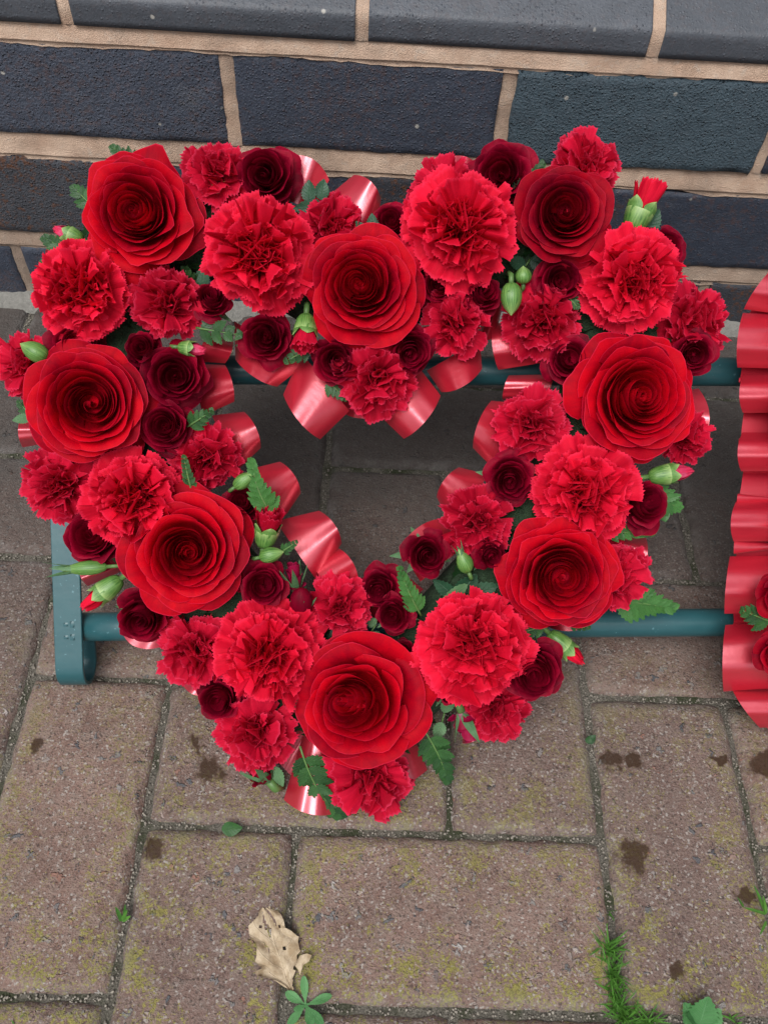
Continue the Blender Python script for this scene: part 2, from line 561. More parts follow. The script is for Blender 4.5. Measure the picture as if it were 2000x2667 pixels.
f8 = np.array([(0, 2, 4), (2, 1, 4), (1, 3, 4), (3, 0, 4), (2, 0, 5), (1, 2, 5), (3, 1, 5), (0, 3, 5)])
V, F = [], []
for i, (x, y) in enumerate(grain_pts):
    s = rng.uniform(.0004, .0012)
    a = rng.normal(0, 1, (3, 3)); a, _ = np.linalg.qr(a)
    V.append((oc8 * rng.uniform(.7, 1.3, (6, 1))) @ a * s + np.array([x, y, -.0045 + s * .4]))
    F.append(f8 + 6 * i)
o = obj('joint_grit', mesh('joint_grit', np.concatenate(V), np.concatenate(F), M_GRAIN), pave)
o['kind'] = 'stuff'

# ------------------------------------------------------------------ brick wall


def brick_mat(name, a, b, rust, bumpd, glaze):
    k = NT(name)
    pos = k.pos()
    n = k.noise(pos, 70, 4, .65)
    n2 = k.noise(pos, 14, 3)
    f = k.math('ADD', k.math('MULTIPLY', n, .6), k.math('MULTIPLY', k.rand(), .4))
    c = k.mix(k.ramp(f, [(.3, 0.0), (.75, 1.0)]), a, b)
    rn = k.noise(pos, 190, 5, .7)
    rm = k.math('MULTIPLY', k.ramp(k.math('ADD', rn, k.math('MULTIPLY', n2, .35)), [(.68, 0.0), (.82, 1.0)]), rust)
    c = k.mix(rm, c, (.11, .042, .018))
    c = k.mix(k.ramp(k.noise(pos, 620, 4, .75), [(.55, 0.0), (.75, .55)]), c, (.13, .15, .18))
    c = k.mix(k.ramp(k.noise(pos, 480, 4, .75), [(.56, 0.0), (.72, .6)]), c, (.012, .012, .015))
    sp = k.node('ShaderNodeTexVoronoi', {'Vector': pos, 'Scale': 95.0})
    vv = k.t.nodes[-1]
    spc = k.node('ShaderNodeSeparateColor', {0: vv.outputs['Color']})
    spm = k.math('MULTIPLY', k.ramp(spc, [(.965, 0.0), (.97, 1.0)]), k.ramp(vv.outputs['Distance'], [(.12, 1.0), (.2, 0.0)]))
    c = k.mix(k.math('MULTIPLY', spm, .8), c, (.42, .40, .36))
    sal = k.math('MULTIPLY', k.ramp(k.noise(pos, 26, 5, .72), [(.60, 0.0), (.78, .35)]), k.ramp(k.noise(pos, 260, 3, .7), [(.4, .2), (.65, 1.0)]))
    c = k.mix(sal, c, (.20, .19, .18))
    # pimples fired into the face
    v2 = k.t.nodes.new('ShaderNodeTexVoronoi')
    v2.inputs['Scale'].default_value = 430
    k.set(v2.inputs['Vector'], pos)
    c2 = k.node('ShaderNodeSeparateColor', {0: v2.outputs['Color']})
    pim = k.math('MULTIPLY', k.ramp(c2, [(.35, 0.0), (.9, 1.0)]), k.ramp(v2.outputs['Distance'], [(.05, 1.0), (.42, 0.0)]))
    fine = k.noise(pos, 520, 4, .65)
    pim = k.math('MULTIPLY', pim, k.ramp(k.noise(pos, 40, 4, .7), [(.36, .38), (.60, 1.0)]))
    h = k.math('ADD', k.math('MULTIPLY', pim, 1.1), k.math('MULTIPLY', fine, .60))
    h = k.math('ADD', h, k.math('MULTIPLY', n, .45))
    k.P(Base_Color=c, Roughness=k.math('ADD', glaze, k.math('MULTIPLY', fine, .35)), Normal=k.bump(h, k.math('ADD', .35, k.math('MULTIPLY', k.rand(), .6)), bumpd * 1.4))
    k.p.inputs['Specular IOR Level'].default_value = .5
    return k.m


M_BR = brick_mat('blue_brick', (.028, .036, .056), (.056, .068, .098), .35, .0026, .38)
M_BR_RUST = brick_mat('blue_brick_rusty', (.030, .032, .041), (.056, .060, .072), 1.0, .003, .38)
M_BR_TEAL = brick_mat('blue_brick_teal', (.028, .046, .062), (.055, .088, .112), .05, .0034, .30)
M_BR_PL = brick_mat('plinth_brick', (.055, .062, .075), (.095, .105, .125), .1, .0012, .34)
k = NT('mortar')
pos = k.pos()
n = k.noise(pos, 45, 4, .65)
fn = k.noise(pos, 1000, 3, .7)
c = k.mix(k.ramp(n, [(.3, 0.0), (.72, 1.0)]), (.50, .33, .235), (.70, .52, .395))
c = k.mix(k.ramp(k.noise(pos, 120, 4, .7), [(.56, 0.0), (.75, .7)]), c, (.55, .49, .42))
c = k.mix(k.math('MULTIPLY', fn, .35), c, (.30, .21, .15))
c = k.mix(k.ramp(k.noise(pos, 18, 5, .7), [(.46, 0.0), (.70, .75)]), c, (.27, .195, .15))
c = k.mix(k.ramp(k.noise(pos, 32, 5, .75), [(.62, 0.0), (.72, .6)]), c, (.68, .60, .52))
zz = k.node('ShaderNodeSeparateXYZ', {0: pos})
zn = k.t.nodes[-1].outputs[2]
c = k.mix(k.ramp(zn, [(.0, .75), (.10, .35), (.16, 0.0)]), c, (.22, .175, .14))
k.P(Base_Color=c, Roughness=.92, Normal=k.bump(k.math('ADD', fn, n), .9, .002))
M_MORT = k.m

WY = .5043
wall = thing('brick_wall', (0, WY, 0), None, 'dark blue brick wall with beige mortar and a chamfered top course behind the wreath', 'wall')
wall.rotation_euler = (0, .0138, 0)


def brick_mesh(L, H, mat, seed, rough=.0005, chamfer=False):
    """front face at y=0 looking to -y, centred on x, z from 0"""
    r = np.random.default_rng(seed)
    nx, nz = max(6, int(L / .006)), max(5, int(H / .006))
    xs = np.linspace(-L / 2, L / 2, nx)
    xs = np.concatenate([[xs[0], xs[0] + .0011], xs[1:-1], [xs[-1] - .0011, xs[-1]]])
    nx += 2
    if chamfer:
        prof = [(0, 0), (0, H * .25), (0, H * .5), (0, H * .75), (.0003, H * .95), (.0016, H + .0012), (.004, H + .0028), (.014, H + .009), (.03, H + .019), (.05, H + .031), (.09, H + .055), (.102, H + .057)]
        pts = np.array(prof)
    else:
        zs = np.linspace(0, H, nz)
        zs = np.concatenate([[0, .0011], zs[1:-1], [H - .0011, H]])
        nz += 2
        pts = np.column_stack([np.zeros(nz), zs])
    nz = len(pts)
    P = np.zeros((nz, nx, 3))
    P[..., 0] = xs[None, :]
    P[..., 1] = pts[:, 0][:, None]
    P[..., 2] = pts[:, 1][:, None]
    def sm(n, s):
        a = r.normal(0, 1, n + 8)
        return np.convolve(a, np.ones(3) / 3, 'same')[4:4 + n] * s
    e = rough * 1.6
    if not chamfer:
        P[-1, :, 2] += sm(nx, e); P[0, :, 2] += sm(nx, e)
        P[:, 0, 0] += sm(nz, e); P[:, -1, 0] += sm(nz, e)
        P[..., 1] += r.normal(0, rough * .35, (nz, nx))
        P[0, :, 1] += .0014; P[-1, :, 1] += .0014; P[:, 0, 1] += .0014; P[:, -1, 1] += .0014
    back = P.copy()
    ring = [(0, j) for j in range(nx)] + [(i, nx - 1) for i in range(1, nz)] + [(nz - 1, j) for j in range(nx - 2, -1, -1)] + [(i, 0) for i in range(nz - 2, 0, -1)]
    V = P.reshape(-1, 3).tolist()
    F = [list(f) for f in gridfaces(nz, nx)]
    idx = [i * nx + j for i, j in ring]
    b0 = len(V)
    for i in idx:
        V.append([V[i][0], .10 if not chamfer else max(.103, V[i][1]), V[i][2]])
    n = len(idx)
    for a in range(n):
        F.append([idx[(a + 1) % n], idx[a], b0 + a, b0 + (a + 1) % n])
    me = mesh('brick', V, F, mat)
    return me


LB, JB = .2095, .0095
rows = [(-.012, .0745, .015, 'r4'), (.0800, .0770, -.105, 'r3'), (.1776, .0761, .015, 'r2'), (.2680, .0190, -.1005, 'r1')]
for z0, H, xj, nm in rows:
    for i in range(-5, 8):
        x0 = xj + i * .2195
        xc = x0 + .2195 / 2
        if xc < -1.1 or xc > 1.5:
            continue
        sd_ = hash((nm, i)) % 1000 if False else (ord(nm[1]) * 37 + i * 11 + 200)
        if nm == 'r1':
            me = brick_mesh(LB, H, M_BR_PL, sd_, .0003, True)
        elif nm == 'r2' and i == 1:
            me = brick_mesh(LB, H, M_BR_TEAL, sd_, .0011)
        elif nm == 'r3' and i in (-1, 1):
            me = brick_mesh(LB, H, M_BR_RUST, sd_, .0008)
        elif nm == 'r4' and i == 2:
            me = brick_mesh(LB, H, M_BR_RUST, sd_, .0008)
        else:
            me = brick_mesh(LB, H, M_BR, sd_, .0007)
        o = obj('brick', me, wall)
        o.location = (xc, rng.normal(0, .0006), z0)
        o.rotation_euler = (0, rng.normal(0, .003) if nm != 'r1' else 0, rng.normal(0, .002))
# mortar: a backing just behind the faces and struck beds that stand a little proud at their lower edge


def bed(z0, z1, seed, top=.0026, proud=-.0014):
    r = np.random.default_rng(seed)
    xs = np.linspace(-1.2, 1.6, 480)
    n = len(xs)
    def wob(s, k=5):
        a = r.normal(0, 1, n + 2 * k)
        return np.convolve(a, np.ones(k) / k, 'same')[k:-k] * s
    h = z1 - z0
    prof = [(z1 + .0012, .0065, .0010), (z1, top, .0014), (z1 - h * .25, top * .6, .0006), (z0 + h * .30, proud * .5, .0004), (z0 + h * .16, proud, .0004), (z0 + h * .14, .0018, .0005), (z0 - .0014, -.0004, .0024), (z0 - .003, .004, .0024)]
    P = np.zeros((len(prof), n, 3))
    for i, (z, y, s) in enumerate(prof):
        P[i, :, 0] = xs
        P[i, :, 1] = y + wob(.0003)
        P[i, :, 2] = z + wob(s) + wob(s * 1.3, 25)
    me = gridmesh('mortar_bed', P[:, ::-1], M_MORT)
    me.polygons.foreach_set('use_smooth', np.zeros(len(me.polygons), bool))
    return me


for j, (a, b) in enumerate(((.0625, .0800), (.1570, .1776), (.2537, .2680))):
    obj('mortar_bed', bed(a, b, 300 + j), wall)
obj('mortar_backing', mesh('mortar_backing', [(-1.2, .004, -.03), (1.6, .004, -.03), (1.6, .004, .2695), (-1.2, .004, .2695)], [(0, 1, 2, 3)], M_MORT, smooth=False), wall)
for z0, H, xj, nm in rows:
    for i in range(-5, 9):
        x0 = xj + i * .2195
        if x0 < -1.1 or x0 > 1.5:
            continue
        r = np.random.default_rng(900 + i * 7 + ord(nm[1]))
        if nm == 'r1':
            pr = [(.0012, 0), (.0008, H * .5), (.0014, H), (.006, H + .0030), (.018, H + .010), (.05, H + .029), (.092, H + .053)]
        else:
            pr = [(.0010 + r.normal(0, .0005), H * t) for t in np.linspace(-.01, 1.01, 14)]
        xs = np.linspace(-.0062, .0062, 5)
        P = np.zeros((len(pr), 5, 3))
        for a, (y, z) in enumerate(pr):
            P[a, :, 0] = x0 + xs
            P[a, :, 1] = y + np.array([.0010, .0004, .0, .0004, .0010]) + r.normal(0, .00015, 5)
            P[a, :, 2] = z0 + z
        obj('mortar_joint', gridmesh('mortar_joint', P, M_MORT), wall)
# the set-back courses above the plinth
for c_, z0 in enumerate((.338, .430)):
    for i in range(-5, 8):
        x0 = (.015 if c_ == 0 else -.1) + i * .2195 + .11
        if -1.1 < x0 < 1.5:
            o = obj('brick', brick_mesh(LB, .0765, M_BR, 700 + i + 30 * c_), wall)
            o.location = (x0, .098, z0)
obj('mortar_backing', mesh('mortar_backing', [(-1.2, .102, .26), (1.6, .102, .26), (1.6, .102, .515), (-1.2, .102, .515)], [(0, 1, 2, 3)], M_MORT, smooth=False), wall)
# cement fillet where the wall meets the pavers
xs = np.linspace(-1.2, 1.6, 500)
P = np.zeros((5, 500, 3))
for i, (y, z) in enumerate(((-.016, -.004), (-.010, .004), (-.004, .0075), (.0, .0095), (.006, .010))):
    P[i, :, 0] = xs
    P[i, :, 1] = y + WY + np.convolve(rng.normal(0, .002, 500), np.ones(4) / 4, 'same')
    P[i, :, 2] = z + np.convolve(rng.normal(0, .0022, 500), np.ones(3) / 3, 'same')
k = NT('cement_fillet')
n = k.noise(k.pos(), 260, 5, .7)
k.P(Base_Color=k.mix(n, (.11, .105, .095), (.34, .33, .30)), Roughness=.95, Normal=k.bump(n, 1.0, .003))
o = obj('cement_fillet', gridmesh('cement_fillet', P[:, ::-1], k.m), pave)

# ------------------------------------------------------------------ display rack
UPV = None
_u = D(829.5, 800.5, 0.0)
VUP = float((_u - ORG) @ EV)
ULEFT = float((D(148, 1352, .012) - ORG) @ EU)
UR = .66


def Wp(u, v, n):
    return ORG + EU * u + EV * v + EN * n


rack = thing('display_rack', Wp(ULEFT, -.03, -.03), None, 'dark green metal display rack with two round bars and a curled flat strip foot', 'rack')
inv = rack.location


def rel(P, root):
    """world points to a root's own axes"""
    m = np.array(root.matrix_world.inverted())
    P = np.asarray(P, float)
    return P @ m[:3, :3].T + m[:3, 3]


bpy.context.view_layer.update()
BR_ = .0101
for nm, v in (('lower_bar', 0.0), ('upper_bar', VUP)):
    us = np.linspace(ULEFT + .004, UR, 24)
    obj(nm, tube_mesh(nm, rel([Wp(a, v, 0) for a in us], rack), BR_, M_METAL, 28), rack)


def strip_mesh(path, u, wd=.0192, th=.0028):
    """four separate faces (so the long edges stay hard), each with a narrow chamfer"""
    path = np.asarray(path, float)
    T = np.gradient(path, axis=0)
    T /= np.linalg.norm(T, axis=1)[:, None]
    N = np.column_stack([-T[:, 1], T[:, 0]])
    h, c, b = wd / 2, th / 2, .0005
    loop = [(-h + b, c), (h - b, c), (h, c - b), (h, -c + b), (h - b, -c), (-h + b, -c), (-h, -c + b), (-h, c - b)]
    V, F = [], []
    n = len(path)
    for k_ in range(8):
        for (du, dn) in (loop[k_], loop[(k_ + 1) % 8]):
            q = path + N * dn
            V.append(ORG + EU * (u + du) + q[:, 0:1] * EV + q[:, 1:2] * EN)
        o0 = k_ * 2 * n
        F += [(o0 + i, o0 + i + 1, o0 + n + i + 1, o0 + n + i) for i in range(n - 1)]
    return np.concatenate(V), F


def side_frame(u, name):
    n1 = BR_ + .0016
    rr = .0150
    pts = [(VUP + .010 - t * (VUP + .010 + .026), n1) for t in np.linspace(0, 1, 30)]
    pts += [(-.026 - rr * math.sin(a), n1 - rr + rr * math.cos(a)) for a in np.linspace(0, math.pi, 22)[1:]]
    pts += [(-.026 + t, n1 - 2 * rr + t * .16) for t in np.linspace(0, .026, 7)[1:]]
    V, F = strip_mesh(pts, u)
    me = mesh(name, rel(V, rack), F, M_METAL)
    o = obj(name, me, rack)
    # weld dimples on the face over each bar
    for v in (.0045, -.0045):
        for s in (-1, 1):
            c_ = Wp(u + s * .0022 + .001, v, n1 + .0012)
            q = np.array([(a, b) for a in (-1, 0, 1) for b in (-1, 0, 1)])
            P = np.zeros((3, 3, 3))
            for i in range(3):
                for j in range(3):
                    h = .0009 if (i == 1 and j == 1) else .0002
                    P[i, j] = c_ + EU * (j - 1) * .0016 + EV * (i - 1) * .0022 * (1 if s > 0 else .6) + EN * h
            obj('weld_mark', gridmesh('weld_mark', rel(P.reshape(-1, 3), rack).reshape(3, 3, 3), M_METAL), o)
    # rear leg from the upper bar straight down to the pavement
    top = Wp(u, VUP, -.004)
    q = np.linspace(0, 1, 14)
    V = np.zeros((14, 4, 3))
    for i, t in enumerate(q):
        c_ = top * (1 - t) + np.array([top[0] + .0, top[1] + .055, .003]) * t
        for a, (du, dh) in enumerate(((-1, -1), (1, -1), (1, 1), (-1, 1))):
            V[i, a] = c_ + EU * du * .0096 + EH * dh * .0014
    F = [list(f) for f in gridfaces(14, 4, True)] + [[0, 1, 2, 3], [52, 53, 54, 55][::-1]]
    obj('rear_leg', mesh('rear_leg', rel(V.reshape(-1, 3), rack), F, M_METAL, smooth=False), rack)


side_frame(ULEFT, 'side_frame')
side_frame(UR - .01, 'side_frame')

# ------------------------------------------------------------------ flower builders (all in metres, own axes: z out of the bloom)


def rose_petals(R, N, r_, open_=1.0, eye=(0, 0), hgt=.26, wmul=1.0, tip=.035, power=1.22, dens=(15, 15), curl=1.0, ruff=1.0, guard=5):
    out = []
    spin = r_.uniform(0, 6.28)
    for i in range(N):
        g = i >= N - guard                              # the flat guard petals underneath
        t = min(1.0, i / (N - 1 - guard))
        rr = .045 + (.865 * t ** power) * open_ + r_.normal(0, .010)
        if t > .75:
            rr *= r_.uniform(.93, 1.05)
        if g:
            rr = (.90 + .10 * r_.random()) * (.35 + .65 * open_)
        if i < 3:
            rr = (.006, .022, .045)[i]
        a = spin + i * 2.39996 + r_.normal(0, .18)
        if t < .45:
            h = hgt + .05 * math.sin(t / .45 * math.pi / 2)
        else:
            h = hgt + .05 - (hgt + .08 * open_) * ((t - .45) / .55) ** 1.5
        if g:
            h = -.13 * open_ - r_.uniform(0, .12)
        h += r_.normal(0, .012)
        wd = (1.75 - .62 * min(t / .45, 1) if t < .45 else 1.13 - .30 * (t - .45) / .55) * wmul * r_.uniform(.92, 1.08)
        ks = (.30 - .20 * min(t / .4, 1)) * r_.uniform(.6, 1.3)
        if i < 3:
            ks, wd = .8, 2.6
        o_ = min(max((t - .22) / .55, 0), 1) * open_
        if g:
            wd = r_.uniform(.55, .75) * wmul
        zb = .12 - .67 * min(1.0, t / .5)
        P0 = (.03, zb); P1 = (rr * (.9 - .25 * o_) + .04, zb + .06 + .10 * t)
        P2 = (rr * (1.0 - .26 * o_), h - .20 + .13 * o_); P3 = (rr, h)
        if g:
            P1 = (rr * .45, -.5); P2 = (rr * .70, h + .10)
        nv, nu = dens
        v = np.linspace(0, 1, nv)[:, None] ** .8
        u = np.linspace(-1, 1, nu)[None, :]
        e = r_.uniform(.16, .30) * (1 - .35 * (1 - o_))
        ve = v * (1 - e * np.abs(u) ** r_.uniform(2.2, 3.4))
        b0, b1, b2, b3 = (1 - ve) ** 3, 3 * ve * (1 - ve) ** 2, 3 * ve ** 2 * (1 - ve), ve ** 3
        pr = b0 * P0[0] + b1 * P1[0] + b2 * P2[0] + b3 * P3[0]
        pz = b0 * P0[1] + b1 * P1[1] + b2 * P2[1] + b3 * P3[1]
        pr = pr * (1 + ks * u * v)
        c_ = curl * (.10 * min(1, t / .2) + o_ * r_.uniform(.1, 1.7) * (.22 + .78 * t ** 2))
        roll = np.clip((v - .70) / .30, 0, 1) ** 2
        asym = r_.uniform(-.6, .6)
        sidew = np.clip(np.abs(u + asym * .4), 0, 1) ** 1.6
        pz = pz - c_ * .10 * roll * (.30 + 1.0 * sidew)
        pr = pr + c_ * .035 * roll * (1 - .6 * sidew)
        pr = pr + tip * o_ * r_.uniform(.1, 1.5) * np.exp(-((u - asym * .25) / .2) ** 2) * v ** 8
        A = .013 * ruff * (.35 + o_)
        for q in range(3):
            kk = r_.uniform(2, 7)
            pr = pr + A * v ** 3 * np.sin(kk * u + r_.uniform(0, 6.28)) / (q + 1)
            pz = pz + A * v ** 3 * np.sin(kk * u * 1.1 + r_.uniform(0, 6.28)) / (q + 1)
        pz = pz + .012 * ruff * o_ * v ** 6 * np.sin(11 * u + r_.uniform(0, 6.28))
        ang = a + u * wd * (.55 + .45 * v ** .7)
        sh = max(0.0, 1 - t) if not g else 0.0
        X = pr * np.cos(ang) + eye[0] * sh * v
        Y = pr * np.sin(ang) + eye[1] * sh * v
        out.append((np.stack([X, Y, pz], -1) * R, np.broadcast_to(v, X.shape), np.broadcast_to(u, X.shape)))
    return out


def carn_petals(R, rings, r_, dens=(9, 41), tooth=.015, ruffle=1.0, flat=1.0):
    out = []
    bias, ba = r_.uniform(.02, .08), r_.uniform(0, 6.28)
    for ri, (cnt, rad_, z, wmax, A, tw) in enumerate(rings):
        off = r_.uniform(0, 6.28)
        for j in range(cnt):
            a = off + j * 6.28318 / cnt + r_.normal(0, .5 / cnt * 2)
            rt = rad_ * (r_.uniform(.80, 1.06) if rad_ > .7 else r_.uniform(.6, 1.35)) * (1 + bias * math.cos(a - ba))
            zt = z * flat + r_.normal(0, .06 if rad_ > .7 else .10)
            nv, nu = dens
            v = np.linspace(0, 1, nv)[:, None]
            u = np.linspace(-1, 1, nu)[None, :]
            d = np.array([math.cos(a), math.sin(a), 0])
            B = np.array([0, 0, -.42]) + d * .05
            T = d * rt + np.array([0, 0, zt])
            C_ = d * rt * r_.uniform(.25, .45) + np.array([0, 0, max(zt, -.05) * .75 + .02 + .10 * rad_])
            if rad_ < .5:
                C_ = d * rt * 1.2 + np.array([0, 0, zt * .35])
            twist = r_.normal(0, tw)
            ta = np.array([-math.sin(a), math.cos(a), 0])
            ve = v * (1 - .15 * u ** 2 - .06 * r_.random() * u)
            ve = ve + 0 * u
            tt = np.where(np.arange(nu) % 2 == 0, 1.0, -1.0)[None, :] * tooth * r_.uniform(.0, 1.6, (1, nu))
            for q_ in range(2):
                tt = tt + tooth * 1.1 * np.sin(u * r_.uniform(5, 14) + r_.uniform(0, 6.3))
            tt = tt - tooth * r_.uniform(0, 4) * np.exp(-((u - r_.uniform(-.8, .8)) / .07) ** 2)
            ve = ve + tt * (v >= .999) + tooth * .25 * np.sin(u * r_.uniform(4, 9) + r_.uniform(0, 6)) * v ** 4
            P = ((1 - ve) ** 2)[..., None] * B + (2 * ve * (1 - ve))[..., None] * C_ + (ve ** 2)[..., None] * T
            tg = T - C_
            tg = tg / (np.linalg.norm(tg) + 1e-9)
            tv = ta * math.cos(twist) + np.cross(tg, ta) * math.sin(twist)
            nn = np.cross(tg, tv)
            W = wmax * r_.uniform(.85, 1.15) * (v ** 1.05)
            P = P + (W * u)[..., None] * tv
            rf = 0
            for q, kq in enumerate((r_.uniform(2.2, 4.5), r_.uniform(5, 8), r_.uniform(11, 15))):
                rf = rf + np.sin(kq * u + r_.uniform(0, 6.28)) * (1.15, .7, .16)[q]
            rf = rf * A * ruffle * v ** 1.6 + r_.uniform(-.6, .6) * A * 1.5 * (u ** 2) * v
            P = P + rf[..., None] * nn
            out.append((P * R, np.broadcast_to(v, P.shape[:2]), np.broadcast_to(u, P.shape[:2])))
    return out


RING_BIG = [(8, 1.0, -.10, .56, .065, .15), (8, .93, .06, .52, .085, .2), (9, .72, .27, .42, .13, .6), (10, .60, .38, .36, .16, 1.0), (12, .42, .50, .30, .18, 1.6), (11, .25, .56, .27, .18, 1.6), (8, .08, .58, .24, .17, 1.6)]
RING_SM = [(6, 1.0, .0, .58, .07, .2), (5, .84, .17, .52, .10, .3), (7, .56, .34, .38, .17, 1.0), (8, .32, .44, .32, .18, 1.6), (5, .10, .48, .26, .16, 1.6)]


def axis_at(p, tx=0, ty=0, lean=.5):
    c = CAM - p
    c = c / np.linalg.norm(c)
    a = c * lean + EN * (1 - lean)
    a = a / np.linalg.norm(a)
    a = a + tx * RT + ty * UP
    return a / np.linalg.norm(a)


def bloom(name, x, y, R, n, tilt, label, cat, group):
    p = D(x, y, n)
    ax = axis_at(p, *tilt)
    rt = frame(ax, RT)
    o = thing(name, p, rt, label, cat, group)
    return o, R * pxsize(p), rt


def add_petals(root, pet, mat, name='petal'):
    for P, v, u in pet:
        obj(name, gridmesh(name, P, mat, v, u), root)


def leaf_grid(L, Wd, r_, rows_=13, serr=.12, fold=.25, bend=.0, prof='ovate', twist=0.0):
    s = np.linspace(0, 1, rows_)
    if prof == 'ovate':
        wd = np.sin(math.pi * np.clip(s, 0, 1) ** .75) ** .85
    elif prof == 'lance':
        wd = (np.sin(math.pi * s ** .6) ** .8) * (1 - .25 * s)
    elif prof == 'strap':
        wd = np.clip(s * 8, 0, 1) * (1 - s ** 3) ** .7
    else:                                        # spoon
        wd = .22 + .78 * np.sin(math.pi * np.clip((s - .15) / .85, 0, 1) ** 1.3) ** .8
        wd[-1] = .1
    wd[-1] = min(wd[-1], .02)
    us = np.array([-1, -.55, 0, .55, 1.0])
    P = np.zeros((rows_, 5, 3))
    for i in range(rows_):
        tooth = serr * (1 if i % 2 else -1) if 0 < i < rows_ - 1 else 0
        for j, u in enumerate(us):
            ww = wd[i] * Wd / 2 * (1 + (tooth if abs(u) == 1 else 0))
            P[i, j, 0] = s[i] * L + (serr * .35 * L / rows_ * 2 * (1 if i % 2 else 0) if abs(u) == 1 else 0)
            P[i, j, 1] = u * ww
            P[i, j, 2] = abs(u) * ww * fold + bend * L * s[i] ** 2 + math.sin(u * 3 + s[i] * 7) * .02 * Wd
    if twist:
        a = twist * s
        y, z = P[..., 1].copy(), P[..., 2].copy()
        P[..., 1] = y * np.cos(a)[:, None] - z * np.sin(a)[:, None]
        P[..., 2] = y * np.sin(a)[:, None] + z * np.cos(a)[:, None]
    return P, np.broadcast_to(s[:, None], (rows_, 5)), np.broadcast_to(us[None, :], (rows_, 5))


def leaf_between(P0, P1, wd, nrm, r_, **kw):
    """a leaf grid in world space from P0 to P1"""
    P0, P1 = np.asarray(P0, float), np.asarray(P1, float)
    d = P1 - P0
    L = np.linalg.norm(d)
    x = d / L
    z = np.asarray(nrm, float) - x * (x @ nrm)
    z /= np.linalg.norm(z)
    y = np.cross(z, x)
    g_, s_, u_ = leaf_grid(L, wd, r_, **kw)
    return P0 + g_[..., 0:1] * x + g_[..., 1:2] * y + g_[..., 2:3] * z, s_, u_


def put_leaf(name, root, PW, mat):
    P, s_, u_ = PW
    m = rel(P.reshape(-1, 3), root).reshape(P.shape)
    return obj(name, gridmesh(name, m, mat, s_, u_), root)


def put_tube(name, root, pts, r, mat, seg=7):
    return obj(name, tube_mesh(name, rel(pts, root), r, mat, seg), root)

# ------------------------------------------------------------------ the heart wreath: foam, greenery, satin ribbon
HEART = [(790, 640), (690, 600), (590, 540), (460, 500), (350, 505), (275, 580), (245, 690), (240, 840), (285, 980), (360, 1110), (455, 1235), (555, 1345), (655, 1440), (725, 1495), (790, 1530),
         (862, 1475), (955, 1385), (1050, 1280), (1145, 1175), (1225, 1060), (1285, 930), (1318, 800), (1305, 680), (1240, 575), (1130, 520), (1010, 530), (900, 580)]


def smooth_loop(pts, per=6):
    p = np.array(pts, float)
    n = len(p)
    out = []
    for i in range(n):
        a, b, c, d = p[i - 1], p[i], p[(i + 1) % n], p[(i + 2) % n]
        for t in np.linspace(0, 1, per, endpoint=False):
            out.append(.5 * ((2 * b) + (-a + c) * t + (2 * a - 5 * b + 4 * c - d) * t * t + (-a + 3 * b - 3 * c + d) * t ** 3))
    return np.array(out)


hl = smooth_loop(HEART)
N_FOAM = .032
wreath = thing('heart_wreath', D(790, 1352, .012), np.stack([EU, EV, EN], 1),
               'heart shaped wreath base with pleated red satin ribbon round its inner and outer edges', 'wreath')
sec = []
for a in np.linspace(0, 2 * math.pi, 16, endpoint=False):
    ca, sa = math.cos(a), math.sin(a)
    sec.append((math.copysign(abs(ca) ** .6, ca) * .0310, math.copysign(abs(sa) ** .6, sa) * .0200))
cw = D(hl[:, 0], hl[:, 1], N_FOAM)
T = np.roll(cw, -1, 0) - np.roll(cw, 1, 0)
T /= np.linalg.norm(T, axis=1)[:, None]
B = np.cross(EN[None, :], T)
V = np.stack([cw + B * s + EN * n for s, n in sec], 1)          # loop, section
nl, ns = V.shape[:2]
F = []
for i in range(nl):
    for j in range(ns):
        F.append((i * ns + j, i * ns + (j + 1) % ns, ((i + 1) % nl) * ns + (j + 1) % ns, ((i + 1) % nl) * ns + j))
obj('foam_base', mesh('foam_base', rel(V.reshape(-1, 3), wreath), np.array(F), M_FOAM), wreath)

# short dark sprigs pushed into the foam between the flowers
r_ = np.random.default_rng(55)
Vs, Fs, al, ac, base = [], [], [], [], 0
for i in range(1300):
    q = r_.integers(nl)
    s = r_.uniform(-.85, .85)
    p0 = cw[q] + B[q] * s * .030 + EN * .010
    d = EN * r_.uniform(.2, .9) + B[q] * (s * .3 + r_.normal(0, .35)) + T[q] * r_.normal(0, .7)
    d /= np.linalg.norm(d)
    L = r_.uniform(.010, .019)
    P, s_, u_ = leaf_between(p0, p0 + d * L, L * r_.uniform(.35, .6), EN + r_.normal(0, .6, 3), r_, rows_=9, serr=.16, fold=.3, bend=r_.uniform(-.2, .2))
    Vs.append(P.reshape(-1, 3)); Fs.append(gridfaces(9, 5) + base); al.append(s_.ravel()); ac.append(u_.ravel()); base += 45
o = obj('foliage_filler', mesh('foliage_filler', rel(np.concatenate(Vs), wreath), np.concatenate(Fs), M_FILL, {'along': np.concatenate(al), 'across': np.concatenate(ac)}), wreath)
o['kind'] = 'stuff'


